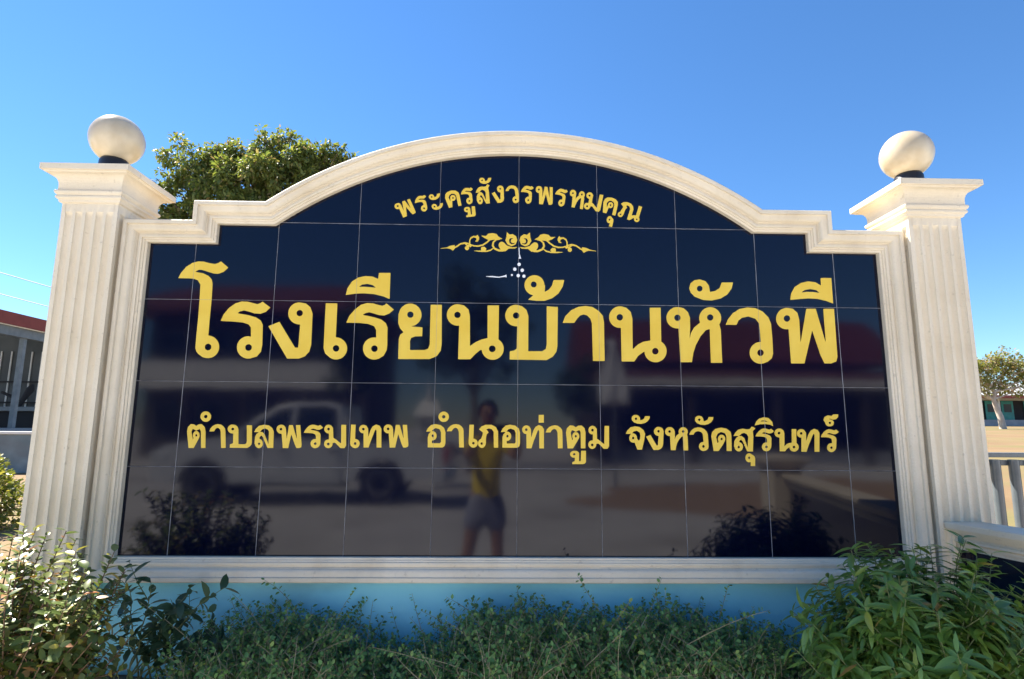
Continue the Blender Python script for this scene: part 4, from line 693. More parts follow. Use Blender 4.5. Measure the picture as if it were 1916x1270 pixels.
  '-847,10939 -897,10933 -901,10930 -887,10780 -888,10777 -891,10775 -907,10773 -911,10775 -925,10895 -929,10901 -954,10921 -989,10921 -1003,10918 -1017,10912 -1026,10905 -1035,10894 -1041,10880 -1043,10865 -1040,10851 -1032,10837 -1021,10826 -1007,10819 -990,10816 -973,10817 -971,10815 -968,10766 -971,10763 -997,10747 -998,10740 -994,10718 -989,10717 -854,10735 -834,10742 -830,10746 -818,10767 -817,10774 -837,10936 -839,10940|-989,10884 -995,10882 -1001,10877 -1003,10873 -1004,10866 -1001,10860 -997,10855 -991,10853 -985,10852 -979,10854 -974,10859 -971,10864 -970,10870 -972,10876 -976,10881 -983,10884',
  '-610,11383 -630,11346 -634,11343 -667,11331 -724,11335 -776,11313 -812,11260 -825,11213 -825,11208 -764,11214 -766,11209 -790,11180 -806,11133 -806,11125 -801,11041 -794,11038 -785,11014 -775,10998 -764,10988 -752,10981 -741,10979 -732,10979 -721,10982 -711,10989 -703,10996 -697,11006 -691,11020 -688,11033 -688,11048 -690,11067 -694,11080 -701,11094 -710,11105 -717,11112 -727,11118 -742,11122 -744,11124 -743,11142 -729,11162 -726,11165 -700,11141 -628,11001 -618,10994 -557,11001 -553,11004 -572,11227 -590,11313 -564,11363 -603,11382|-702,11272 -732,11257 -753,11222 -755,11217 -721,11220 -688,11194 -628,11060 -627,11062 -627,11070 -637,11220 -658,11256 -695,11272|-744,11066 -750,11063 -754,11058 -756,11051 -756,11043 -753,11035 -748,11029 -744,11026 -737,11026 -731,11029 -728,11034 -726,11041 -726,11049 -728,11057 -733,11063 -738,11066',
  '-716,11515 -741,11507 -758,11488 -761,11481 -763,11454 -753,11429 -730,11407 -685,11393 -636,11394 -590,11411 -556,11440 -536,11482 -533,11512 -535,11516 -592,11510 -594,11506 -602,11474 -623,11454 -649,11446 -652,11449 -660,11483 -679,11506 -685,11509 -712,11515|-714,11476 -719,11472 -723,11466 -724,11459 -722,11453 -718,11446 -714,11443 -709,11442 -703,11443 -697,11447 -694,11452 -692,11460 -693,11466 -697,11472 -702,11476 -708,11477',
  '-374,11360 -384,11356 -393,11351 -409,11335 -415,11324 -419,11312 -420,11288 -419,11276 -413,11262 -407,11251 -400,11243 -392,11236 -381,11230 -367,11227 -354,11226 -352,11224 -352,11085 -366,11083 -371,11085 -463,11231 -469,11230 -518,11200 -516,11194 -408,11017 -403,11012 -344,11018 -312,11035 -291,11066 -284,11109 -292,11303 -307,11338 -330,11357 -358,11361|-365,11315 -371,11311 -375,11305 -377,11298 -376,11290 -373,11284 -368,11279 -362,11277 -356,11277 -350,11281 -345,11287 -343,11294 -344,11302 -347,11308 -352,11313 -359,11316',
  '-148,11369 -188,11357 -222,11328 -248,11286 -256,11253 -252,11252 -201,11255 -198,11258 -190,11283 -174,11299 -169,11303 -142,11311 -134,11311 -102,11301 -97,11298 -79,11271 -71,11226 -64,11155 -65,11153 -81,11149 -91,11143 -100,11136 -109,11125 -116,11112 -119,11099 -121,11081 -120,11068 -116,11055 -109,11041 -102,11032 -94,11024 -83,11018 -70,11014 -60,11013 -49,11015 -20,11029 -2,11049 1,11054 5,11080 -2,11174 -13,11270 -29,11312 -62,11348 -102,11367|-68,11103 -74,11099 -78,11093 -80,11085 -79,11077 -77,11071 -71,11065 -65,11063 -59,11063 -52,11066 -47,11073 -45,11081 -46,11089 -49,11097 -54,11102 -62,11104',
  '144,11366 113,11355 82,11324 54,11285 39,11244 40,11242 43,11241 103,11240 148,11234 182,11218 191,11192 191,11148 188,11146 173,11146 162,11143 151,11137 141,11128 134,11118 127,11105 123,11089 122,11074 124,11058 127,11046 133,11034 141,11023 152,11014 161,11010 172,11007 185,11007 202,11012 227,11031 243,11065 247,11098 250,11211 242,11239 218,11262 182,11276 129,11289 125,11291 135,11302 155,11308 178,11301 206,11290 234,11288 261,11301 281,11321 283,11326 247,11363 237,11355 224,11349 178,11364|179,11096 173,11094 168,11090 165,11083 164,11075 165,11067 169,11061 175,11057 181,11055 187,11057 193,11062 197,11069 198,11077 196,11085 191,11092 185,11096',
  '374,11364 361,11360 352,11355 336,11339 330,11329 325,11316 322,11301 322,11288 327,11264 334,11251 342,11241 360,11230 371,11226 384,11225 387,11223 388,11005 394,11003 457,10999 461,11000 514,11194 518,11206 521,11198 554,11048 573,10994 578,10992 610,10991 638,11001 640,11006 648,11032 650,11343 645,11345 596,11348 592,11347 591,11345 589,11138 587,11138 584,11151 548,11347 543,11350 500,11353 495,11351 455,11164 451,11146 449,11145 451,11284 443,11329 420,11357 390,11364|378,11317 372,11313 367,11307 365,11299 365,11290 367,11284 372,11279 378,11276 386,11275 392,11278 398,11285 401,11293 401,11301 398,11309 392,11315 386,11317',
  '807,11319 778,11311 744,11285 712,11249 694,11209 699,11207 756,11199 799,11189 827,11172 830,11168 836,11144 831,11100 828,11099 814,11100 802,11098 791,11093 780,11085 772,11077 765,11065 758,11049 756,11036 756,11023 758,11007 762,10996 768,10985 778,10974 787,10967 798,10963 810,10962 828,10965 853,10981 873,11012 880,11045 896,11155 890,11183 871,11208 836,11226 785,11245 783,11248 793,11256 813,11260 835,11252 861,11238 887,11232 916,11242 940,11264 909,11304 898,11298 884,11294 843,11313 813,11319|810,11050 804,11047 800,11042 798,11035 797,11027 798,11021 802,11014 807,11011 813,11010 820,11012 826,11018 829,11026 830,11034 827,11042 823,11048 817,11050',
  '1029,11301 1010,11293 994,11277 987,11266 982,11254 978,11232 981,11207 986,11195 993,11185 1008,11172 1017,11168 1029,11165 1031,11163 1009,10958 1010,10951 1067,10943 1084,10996 1106,11045 1136,11093 1172,11131 1192,11136 1194,11135 1195,11130 1168,10925 1173,10922 1225,10915 1228,10921 1253,11123 1251,11157 1265,11185 1267,11200 1267,11222 1260,11245 1252,11256 1245,11263 1234,11270 1222,11274 1211,11275 1200,11273 1188,11268 1177,11261 1163,11245 1155,11227 1151,11207 1151,11185 1114,11157 1093,11127 1084,11104 1102,11223 1097,11261 1077,11290 1049,11301|1031,11252 1025,11248 1022,11242 1020,11236 1020,11228 1023,11221 1027,11216 1033,11214 1039,11214 1045,11217 1051,11223 1054,11231 1053,11240 1050,11247 1045,11251 1039,11254|1209,11230 1203,11227 1197,11221 1194,11215 1193,11206 1194,11200 1198,11194 1204,11190 1210,11189 1216,11191 1222,11197 1226,11204 1227,11212 1225,11220 1221,11225 1215,11229',
  '1350,11256 1330,11249 1313,11234 1301,11214 1297,11195 1297,11184 1299,11171 1305,11158 1311,11148 1327,11134 1351,11125 1335,11048 1332,11042 1329,11040 1306,11042 1286,11037 1274,11030 1262,11018 1253,11002 1248,10986 1248,10968 1253,10949 1263,10933 1277,10920 1295,10913 1315,10913 1334,10918 1352,10931 1363,10948 1372,10973 1376,10975 1407,10974 1438,10929 1469,10880 1522,10868 1528,10869 1556,10898 1559,10903 1624,11201 1619,11204 1562,11215 1557,11215 1555,11213 1495,10953 1493,10947 1491,10946 1463,10978 1432,11020 1400,11050 1427,11191 1426,11199 1410,11234 1397,11245 1384,11252 1374,11256 1363,11257|1356,11212 1348,11209 1343,11204 1340,11197 1339,11189 1341,11181 1346,11175 1352,11171 1360,11171 1368,11173 1374,11179 1378,11187 1378,11195 1376,11203 1370,11209 1364,11212|1302,10993 1296,10990 1291,10983 1289,10975 1289,10967 1293,10960 1299,10955 1307,10953 1314,10954 1321,10958 1326,10965 1328,10973 1327,10981 1324,10987 1318,10992 1310,10994',
  '1703,11159 1652,11127 1622,11066 1609,10857 1615,10854 1671,10840 1675,10840 1724,10954 1727,10954 1746,10946 1764,10946 1775,10949 1784,10955 1799,10970 1807,10984 1811,11002 1811,11020 1806,11034 1799,11047 1788,11057 1774,11063 1760,11064 1749,11062 1740,11058 1729,11050 1721,11041 1712,11024 1707,11005 1692,10967 1689,10961 1687,10964 1686,11039 1688,11045 1722,11086 1771,11097 1821,11065 1832,11015 1787,10813 1792,10810 1846,10798 1849,10803 1899,11007 1902,11067 1863,11122 1859,11126 1787,11156|1759,11022 1753,11020 1748,11015 1744,11009 1743,11002 1745,10996 1748,10991 1752,10987 1759,10986 1765,10988 1771,10993 1774,11000 1775,11006 1774,11013 1770,11018 1765,11021',
  '1733,10783 1720,10779 1709,10771 1699,10760 1691,10747 1685,10733 1681,10715 1680,10701 1681,10685 1688,10666 1701,10651 1715,10644 1735,10644 1736,10642 1722,10586 1722,10582 1776,10568 1780,10573 1807,10679 1809,10714 1791,10747 1781,10753 1774,10766 1766,10775 1751,10783 1742,10784|1733,10734 1728,10732 1723,10727 1719,10720 1717,10712 1720,10700 1725,10695 1730,10694 1736,10695 1742,10700 1745,10707 1747,10715 1747,10723 1744,10729 1739,10733',
  '2063,11072 2006,11066 1964,11038 1966,11033 2002,10979 2003,10974 1987,10942 1952,10894 1949,10876 1932,10873 1921,10868 1909,10858 1901,10847 1896,10836 1894,10821 1896,10808 1900,10796 1907,10786 1916,10778 1926,10772 1939,10769 1952,10769 1963,10772 1974,10778 1984,10786 1992,10799 1998,10814 2004,10820 2044,10927 2072,10954 2072,10959 2061,10999 2066,11002 2089,11006 2122,10981 2135,10936 2070,10726 2076,10723 2119,10711 2150,10728 2191,10755 2195,10756 2208,10749 2204,10729 2206,10714 2212,10698 2223,10686 2237,10678 2252,10675 2267,10676 2283,10683 2298,10697 2306,10714 2308,10726 2308,10737 2299,10764 2365,10974 2366,10981 2306,10999 2303,10993 2244,10808 2240,10806 2204,10810 2164,10803 2162,10805 2163,10810 2199,10923 2192,10989 2152,11043 2078,11073|1945,10838 1939,10836 1934,10832 1931,10827 1930,10820 1932,10814 1936,10809 1942,10806 1949,10806 1955,10808 1959,10813 1962,10817 1962,10824 1960,10830 1956,10835 1951,10838|2255,10744 2249,10742 2244,10738 2241,10732 2240,10726 2242,10720 2246,10715 2251,10712 2257,10711 2264,10713 2268,10717 2272,10723 2272,10730 2270,10736 2266,10741 2261,10743',
 ],
 'orn': [
  '-223,10434 -225,10427 -229,10344 -250,10268 -207,10193 -202,10190 -131,10158 -55,10197 -52,10202 -25,10282 -48,10354 -111,10397 -166,10386 -171,10386 -219,10431|-127,10318 -161,10314 -180,10283 -182,10278 -172,10222 -132,10196 -126,10193 -82,10205 -76,10214 -66,10232 -68,10232 -77,10223 -117,10218 -121,10220 -147,10247 -148,10252 -139,10291 -135,10294 -111,10303 -107,10306 -109,10309 -116,10318/-493,10409 -575,10396 -614,10353 -618,10350 -697,10357 -705,10356 -699,10350 -641,10307 -569,10278 -572,10273 -608,10237 -681,10186 -759,10165 -836,10166 -842,10167 -903,10188 -908,10191 -912,10251 -894,10293 -890,10298 -852,10320 -847,10320 -808,10308 -805,10307 -803,10305 -793,10268 -792,10265 -787,10263 -817,10254 -818,10250 -815,10239 -811,10238 -775,10240 -769,10242 -766,10246 -745,10287 -744,10293 -748,10303 -747,10326 -774,10369 -778,10373 -801,10348 -848,10351 -856,10351 -865,10347 -911,10315 -915,10308 -933,10257 -935,10211 -937,10207 -1005,10223 -1016,10223 -1099,10202 -1182,10140 -1203,10137 -1205,10141 -1203,10163 -1204,10164 -1207,10164 -1294,10146 -1350,10116 -1464,10095 -1467,10093 -1467,10091 -1466,10089 -1462,10089 -1360,10099 -1321,10097 -1275,10082 -1236,10056 -1233,10055 -1189,10110 -1173,10115 -1167,10118 -1090,10175 -1084,10177 -1013,10191 -1011,10191 -1013,10184 -1011,10182 -979,10157 -975,10152 -994,10144 -1000,10138 -1005,10131 -1009,10122 -1011,10113 -1011,10103 -1008,10094 -1001,10082 -990,10073 -976,10068 -963,10069 -955,10071 -947,10076 -940,10083 -935,10090 -932,10100 -931,10110 -932,10119 -936,10133 -927,10141 -925,10140 -908,10124 -904,10127 -879,10156 -842,10141 -758,10137 -749,10139 -672,10159 -662,10164 -592,10215 -526,10275 -505,10274 -449,10282 -445,10281 -448,10277 -486,10245 -489,10240 -492,10230 -505,10163 -503,10156 -483,10122 -482,10119 -532,10084 -609,10064 -617,10063 -618,10068 -606,10100 -606,10105 -647,10143 -658,10136 -671,10138 -684,10137 -693,10132 -701,10124 -706,10115 -709,10105 -708,10088 -706,10068 -708,10064 -741,10064 -834,10060 -838,10059 -838,10058 -837,10055 -739,10040 -618,10037 -524,10060 -477,10103 -473,10104 -464,10094 -458,10090 -375,10052 -365,10051 -303,10050 -296,10051 -270,10061 -254,10055 -250,10056 -184,10111 -67,10114 -34,10138 -30,10142 -31,10144 -118,10135 -215,10167 -221,10171 -281,10230 -298,10239 -316,10242 -327,10241 -337,10238 -345,10234 -355,10228 -364,10217 -370,10208 -374,10198 -376,10188 -376,10169 -374,10159 -370,10148 -369,10139 -339,10093 -338,10088 -345,10088 -367,10090 -442,10121 -470,10168 -462,10222 -460,10228 -416,10271 -358,10283 -355,10285 -355,10291 -352,10293 -314,10297 -310,10299 -309,10300 -316,10305 -380,10341 -416,10393|-980,10187 -974,10182 -950,10171 -947,10173 -943,10182 -944,10183 -947,10184 -973,10188',
  '212,10432 162,10386 157,10385 102,10397 40,10355 17,10281 46,10201 49,10196 125,10158 195,10189 200,10193 242,10267 221,10342 215,10429 214,10433|109,10318 103,10313 100,10308 99,10305 131,10291 141,10251 140,10246 114,10220 110,10217 70,10223 61,10231 59,10231 70,10213 75,10205 119,10193 124,10195 165,10222 175,10278 153,10314/477,10407 408,10392 372,10340 307,10303 303,10301 302,10298 308,10296 344,10292 347,10291 348,10284 351,10282 409,10270 454,10226 456,10221 464,10166 437,10120 362,10088 339,10086 333,10087 334,10092 364,10138 364,10148 368,10159 370,10169 370,10188 368,10198 364,10208 359,10217 351,10226 340,10233 331,10237 320,10240 311,10241 292,10238 275,10229 261,10217 214,10170 209,10166 112,10135 25,10144 24,10143 27,10139 61,10113 179,10110 245,10055 249,10055 264,10060 291,10050 298,10049 360,10049 370,10051 454,10089 460,10093 468,10103 472,10101 514,10062 520,10058 615,10035 736,10037 834,10052 836,10055 832,10057 739,10061 705,10061 703,10065 705,10085 705,10103 703,10113 698,10122 690,10129 681,10134 669,10136 654,10134 643,10141 638,10137 602,10103 602,10099 614,10065 614,10061 608,10061 529,10081 477,10117 478,10121 497,10154 499,10161 498,10170 486,10228 483,10239 480,10244 441,10276 439,10279 439,10280 442,10280 498,10273 519,10273 585,10214 658,10162 667,10157 745,10136 755,10135 839,10139 876,10153 902,10124 905,10121 921,10136 925,10137 934,10129 930,10117 929,10106 930,10096 933,10086 938,10079 945,10072 952,10068 961,10065 974,10065 987,10069 998,10078 1007,10091 1009,10100 1009,10110 1008,10120 1004,10129 999,10135 992,10141 983,10146 973,10149 972,10150 1008,10178 1010,10181 1009,10187 1010,10188 1087,10172 1167,10114 1173,10111 1189,10105 1234,10050 1238,10051 1277,10077 1323,10093 1361,10094 1465,10084 1469,10084 1471,10086 1470,10088 1467,10090 1351,10112 1293,10142 1207,10160 1204,10160 1202,10159 1205,10137 1203,10134 1181,10136 1098,10198 1013,10220 1002,10220 934,10204 932,10207 929,10255 910,10307 907,10313 859,10345 851,10349 795,10346 772,10371 769,10370 767,10367 742,10328 741,10323 742,10301 739,10291 740,10284 761,10244 764,10240 770,10238 806,10236 811,10237 813,10248 812,10252 782,10262 786,10262 788,10265 797,10302 799,10305 802,10306 842,10318 847,10318 886,10295 890,10290 908,10248 905,10188 897,10184 839,10164 833,10163 755,10163 676,10184 602,10236 563,10276 563,10277 635,10305 692,10349 698,10355 690,10355 611,10348 607,10351 567,10394 486,10408|963,10184 943,10181 941,10180 940,10178 944,10169 948,10168 971,10179 978,10184 975,10185',
 ],
 'spl': [
  '7,10132 3,10130 3,10126 8,10007 13,9954 3,9916 6,9915 49,9917 51,9918 51,9921 37,9954 21,10008 15,10129 13,10132',
  '8,9837 -4,9833 -13,9824 -18,9813 -19,9800 -15,9788 -7,9779 4,9773 17,9772 28,9777 38,9785 43,9797 44,9810 40,9822 31,9831 20,9837',
  '-71,9743 -83,9738 -93,9730 -98,9719 -99,9705 -95,9694 -87,9684 -76,9679 -63,9678 -52,9682 -42,9691 -37,9702 -36,9716 -40,9727 -49,9737 -59,9742',
  '68,9724 56,9720 46,9711 41,9700 40,9686 44,9675 52,9665 63,9660 76,9659 87,9663 97,9672 102,9684 103,9697 99,9708 91,9718 80,9723',
  '-7,9621 -19,9617 -29,9608 -34,9597 -34,9584 -31,9573 -22,9563 -11,9557 2,9557 13,9561 22,9570 27,9581 28,9594 24,9605 16,9615 5,9620',
  '101,9609 90,9605 80,9597 75,9586 74,9574 78,9563 86,9553 96,9549 108,9548 119,9552 128,9560 133,9571 134,9583 130,9594 122,9603 113,9608',
  '-124,9616 -132,9613 -136,9609 -140,9602 -140,9595 -137,9587 -133,9583 -126,9579 -119,9579 -112,9582 -107,9586 -104,9593 -104,9600 -106,9608 -111,9612 -117,9616',
  '-228,9603 -265,9585 -364,9559 -481,9573 -602,9568 -605,9568 -605,9564 -604,9562 -602,9561 -484,9550 -367,9544 -262,9561 -220,9554 -219,9557 -225,9600 -226,9603',
 ],
}
def glyph_object(name, text, mat, th):
    verts, faces = [], []
    for group in text.split('/'):
        loops = [[Vector((int(a) / 5000.0, int(b) / 5000.0, 0)) for a, b in (q.split(',') for q in lp.split(' '))] for lp in group.split('|')]
        flat = [p for lp in loops for p in lp]
        base = len(verts)
        n = len(flat)
        verts += [(p.x, -th, p.y) for p in flat] + [(p.x, -0.00005, p.y) for p in flat]
        for t in tessellate_polygon(loops):
            a, b, c = flat[t[0]], flat[t[1]], flat[t[2]]
            t = tuple(t)
            if (b.x - a.x) * (c.y - a.y) - (b.y - a.y) * (c.x - a.x) < 0: t = (t[0], t[2], t[1])
            faces.append(tuple(base + i for i in t))
        s = 0
        for lp in loops:
            k = len(lp)
            for i in range(k):
                a, b = base + s + i, base + s + (i + 1) % k
                faces.append((a, a + n, b + n, b))
            s += k
    cx = sum(v[0] for v in verts) / len(verts)
    cz = sum(v[2] for v in verts) / len(verts)
    o = meshobj(name, [(v[0] - cx, v[1], v[2] - cz) for v in verts], faces, mat, sign)
    o.location = (cx, 0, cz)
    return o
for key in ('l2', 'l3', 'l1'):
    for t in GLYPHS[key]:
        glyph_object('letter', t, M['gold'], 0.0015)
for t in GLYPHS['orn']:
    glyph_object('scroll_ornament', t, M['gold'], 0.0015)
for t in GLYPHS['spl']:
    glyph_object('white_splatter', t, M['splat'], 0.0021)

boxobj('plinth', (-1.438, 1.438, 0.004, 0.08, 0.30, ZB - 0.001), M['blue'], sign)

# ------------------------------------------------------------------ pillars with capitals, lamps on top
def make_pillar():
    t = thing('sign_pillar', 'fluted cream pillar with moulded capital at the left end of the sign', 'pillar', (-1.549, 0.021, 0.0105), 0, 'fluted pillars at the ends of the sign')
    hw, n, dep = 0.100, 5, 0.011
    side = []
    fw = 2 * hw / (n + 0.55)
    for k in range(n):
        c = -hw + fw * 0.275 + fw * (k + 0.5)
        for q in range(9):
            a = math.pi * q / 8
            side.append((c - math.cos(a) * fw * 0.36, -hw + dep * math.sin(a)))
    prof = [(-hw, -hw)] + side
    full = []
    for r in range(4):
        ca, sa = math.cos(r * math.pi / 2), math.sin(r * math.pi / 2)
        full += [(x * ca - y * sa, x * sa + y * ca) for x, y in prof]
    m = len(full)
    verts, faces = [], []
    def soft(k, z, f):
        for x, y in full:
            mx = max(abs(x), abs(y))
            s = 1 + (hw / mx - 1) * f
            verts.append((x * s, y * s, z))
    levels = [(0.30, 0), (2.085, 0), (2.094, 0.35), (2.099, 0.75), (2.101, 1.0), (2.132, 1.0)]
    for z, f in levels: soft(0, z, f)
    for j in range(len(levels) - 1):
        for i in range(m):
            a, b = j * m + i, j * m + (i + 1) % m
            faces.append((a, b, b + m, a + m))
    faces.append(tuple(range((len(levels) - 1) * m, len(levels) * m)))
    meshobj('shaft', verts, faces, M['cream'], t, smooth=40)
    bm = bmesh.new()
    pr = [(0.098, 2.130), (0.108, 2.134), (0.110, 2.142), (0.117, 2.148), (0.117, 2.155), (0.113, 2.158), (0.119, 2.164), (0.121, 2.170), (0.119, 2.176), (0.113, 2.178), (0.113, 2.196)]
    for k in range(1, 7):
        a = math.pi / 2 * k / 6
        pr.append((0.113 + 0.026 * (1 - math.cos(a)), 2.196 + 0.036 * math.sin(a)))
    pr += [(0.144, 2.233), (0.147, 2.238), (0.155, 2.239), (0.155, 2.2615)]
    add_square_lathe(bm, pr)
    bmobj('capital', bm, M['cream'], t, None, 0.0012)
    return t
pil = make_pillar()
pil2 = copy_tree(pil)
pil2.location.x = 1.549
pil2['label'] = 'fluted cream pillar with moulded capital at the right end of the sign'

def make_lamp():
    t = thing('globe_lamp', 'round opal globe lamp on top of the left pillar, beside the tree', 'lamp', (-1.551, 0.021, 2.272), 0, 'globe lamps on the pillars')
    bm = bmesh.new()
    add_lathe(bm, [(0.056, 0), (0.058, 0.004), (0.058, 0.016), (0.052, 0.020), (0.050, 0.072), (0.044, 0.084)], seg=40)
    bmobj('collar', bm, M['collar'], t, 35)
    bm = bmesh.new()
    add_lathe(bm, [(0.0935 * math.sin(math.pi * k / 28), 0.166 - 0.0935 * math.cos(math.pi * k / 28)) for k in range(3, 28)] + [(0.004, 0.2595)], seg=48)
    bmobj('globe', bm, M['globe'], t, 60)
    return t
lamp = make_lamp()
lamp2 = copy_tree(lamp)
lamp2.location.x = 1.543
pass
lamp2['label'] = 'round opal globe lamp on top of the right pillar against plain blue sky'

# ------------------------------------------------------------------ wing wall running from the right pillar towards the viewer
WA, WB = Vector((1.474, -0.070)), Vector((1.856, -1.86))
WD = (WB - WA).normalized()
WN = Vector((WD.y, -WD.x))            # towards the bed side
def make_wing():
    t = thing('wing_wall', 'low wing wall with cream moulded coping and black tiles beside the right pillar', 'wall', (WA.x, WA.y, 0), math.atan2(WD.y, WD.x))
    L = (WB - WA).length
    # local x runs along the wall, local -y faces the planting bed
    prof = [(0.125, 1.046), (-0.002, 1.046), (-0.006, 1.042), (-0.006, 1.026), (0.004, 1.024), (0.005, 1.020), (0.012, 1.008), (0.024, 0.999), (0.026, 0.992), (0.020, 0.989), (0.018, 0.983), (0.024, 0.979), (0.030, 0.976), (0.030, 0.968), (0.034, 0.962), (0.034, 0.956), (0.095, 0.956), (0.125, 1.020)]
    verts, faces = [], []
    m = len(prof)
    for x in (0.0, L):
        verts += [(x, y, z) for y, z in prof]
    for i in range(m):
        j = (i + 1) % m
        faces.append((i, j, m + j, m + i))
    faces += [tuple(range(m)), tuple(range(2 * m - 1, m - 1, -1))]
    bm = bmesh.new()
    vv = [bm.verts.new(v) for v in verts]
    for f in faces: bm.faces.new([vv[i] for i in f])
    bmobj('coping', bm, M['cream'], t, 25)
    boxobj('wall_core', (0, L, 0.052, 0.110, 0.0, 0.957), M['cream'], t)
    n = 6
    for r in range(2):
        for k in range(n):
            x0, x1 = L * k / n + 0.001, L * (k + 1) / n - 0.001
            z0, z1 = 0.955 - 0.3 * (r + 1) + 0.001, 0.955 - 0.3 * r - 0.001
            boxobj('tile', (x0, x1, 0.043, 0.0515, z0, z1), M['tile'], t)
make_wing()
sp = thing('short_pillar', 'short cream pillar with flat cap ending the low wing wall', 'pillar', (1.905, -1.975, 0), 0)
bm = bmesh.new()
add_box(bm, -0.1, 0.1, -0.1, 0.1, 0, 1.085)
bmobj('shaft', bm, M['cream'], sp, None, 0.004)
bm = bmesh.new()
add_square_lathe(bm, [(0.102, 1.084), (0.112, 1.09), (0.114, 1.105), (0.135, 1.13), (0.150, 1.138), (0.152, 1.142), (0.152, 1.166), (0.02, 1.19)])
bmobj('cap', bm, M['cream'], sp, None, 0.002)

# ------------------------------------------------------------------ metal fence behind the right pillar
def make_fence():
    y = 1.2
    t = thing('metal_fence', 'grey metal railing with upright bars behind the right pillar', 'fence', (1.7, y, 0.4))
    bm = bmesh.new()
    add_box(bm, 0, 3.6, -0.028, 0.028, 0.812, 0.838)
    bmobj('top_rail', bm, M['rail_steel'], t, None, 0.003)
    bm = bmesh.new()
    add_box(bm, 0, 3.6, -0.016, 0.016, 0.766, 0.796)
    bmobj('upper_bar', bm, M['rail_steel'], t, None, 0.003)
    bm = bmesh.new()
    add_box(bm, 0, 3.6, -0.016, 0.016, 0.16, 0.19)
    bmobj('lower_bar', bm, M['rail_steel'], t, None, 0.003)
    bm = bmesh.new()
    add_tube(bm, [(0, 0, 0.18), (0, 0, 0.80)], 0.026, 14)
    first = bmobj('baluster', bm, M['rail_steel'], t, 50)
    first.location = (0.07, -0.028, 0)
    for k in range(1, 33):
        b = first.copy()
        COL.objects.link(b)
        b.parent = t
        b.location = (0.07 + 0.1085 * k, -0.028, 0)
    for x in (0.0, 1.8, 3.6):
        boxobj('post', (x - 0.03, x + 0.03, 0.028, 0.088, -0.2, 0.80), M['rail_steel'], t, 0.004)
make_fence()

# ------------------------------------------------------------------ foliage tools
def leaf_shape(L, W, fold=0.25, droop=0.15, n=4, tip=1.0):
    """one leaf along +X, folded along the midrib; returns verts, faces"""
    v, f = [], []
    for i in range(n + 1):
        s = i / n
        w = W * 0.5 * (math.sin(math.pi * min(1, s ** 0.85)) ** (0.8 * tip)) if 0 < i < n else 0.0
        z = -droop * L * s * s
        if 0 < i < n:
            v += [(s * L, w, z + fold * w), (s * L, 0, z), (s * L, -w, z + fold * w)]
        else:
            v.append((s * L, 0, z))
    f += [(0, 2, 1), (0, 3, 2)]
    for i in range(n - 2):
        a = 1 + 3 * i
        f += [(a, a + 1, a + 4, a + 3), (a + 1, a + 2, a + 5, a + 4)]
    a = 1 + 3 * (n - 2)
    e = len(v) - 1
    f += [(a, a + 1, e), (a + 1, a + 2, e)]
    return v, f

class Leaves:
    """many leaves joined into one mesh, built with numpy"""
    def __init__(self, L, W, **k):
        v, f = leaf_shape(L, W, **k)
        self.v = np.array(v, dtype=np.float64)
        self.f = f
        self.m = []
    def add(self, pos, d, nrm, s=1.0):
        d = Vector(d).normalized()
        y = Vector(nrm).cross(d)
        if y.length < 1e-4: y = Vector((0.3, 1, 0.2)).cross(d)
        y.normalize()
        z = d.cross(y)
        self.m.append(((d.x * s, y.x * s, z.x * s, pos[0]), (d.y * s, y.y * s, z.y * s, pos[1]), (d.z * s, y.z * s, z.z * s, pos[2])))
    def build(self, name, mat, parent=None):
        if not self.m: return None
        T = np.array(self.m)
        V = np.einsum('nij,kj->nki', T[:, :, :3], self.v) + T[:, None, :, 3]
        nv = len(self.v)
        n = len(T)
        loops, starts, tot = [], [], 0
        lens = [len(q) for q in self.f]
        base = np.concatenate([np.array(q) for q in self.f])
        allv = (base[None, :] + (np.arange(n) * nv)[:, None]).ravel()
        st = np.concatenate([[0], np.cumsum(lens)[:-1]])
        alls = (st[None, :] + (np.arange(n) * len(base))[:, None]).ravel()
        me = D.meshes.new(name)
        me.vertices.add(n * nv)
        me.vertices.foreach_set('co', V.astype(np.float32).ravel())
        me.loops.add(len(allv))
        me.loops.foreach_set('vertex_index', allv.astype(np.int32))
        me.polygons.add(len(alls))
        me.polygons.foreach_set('loop_start', alls.astype(np.int32))
        me.update(calc_edges=True)
        me.validate()
        return finish(name, me, mat, parent)
    def split_objects(self, name, mat, parent, count, variants=4):
        """the leaves nearest the camera become single objects"""
        C0 = np.array(CAM)
        org = np.array(parent.location)
        T = np.array(self.m)
        d = np.linalg.norm(T[:, :, 3] + org - C0, axis=1)
        order = np.argsort(d)
        pick = set(order[:count].tolist())
        meshes = []
        for k in range(variants):
            me = D.meshes.new(name)
            a = 0.85 + 0.1 * k
            vv = self.v.copy()
            vv[:, 2] *= (0.5 + 0.5 * k)
            vv[:, 1] *= a
            me.from_pydata([tuple(q) for q in vv], [], self.f)
            me.materials.append(mat)
            me.polygons.foreach_set('use_smooth', [True] * len(me.polygons))
            meshes.append(me)
        for q, i in enumerate(order[:count].tolist()):
            o = D.objects.new(name, meshes[q % variants])
            COL.objects.link(o)
            o.parent = parent
            mt = self.m[i]
            o.matrix_local = Matrix((mt[0], mt[1], mt[2], (0, 0, 0, 1)))
        self.m = [m for i, m in enumerate(self.m) if i not in pick]

def rand_dir(r):
    while True:
        v = Vector((r.uniform(-1, 1), r.uniform(-1, 1), r.uniform(-1, 1)))
        if 0.05 < v.length < 1: return v.normalized()

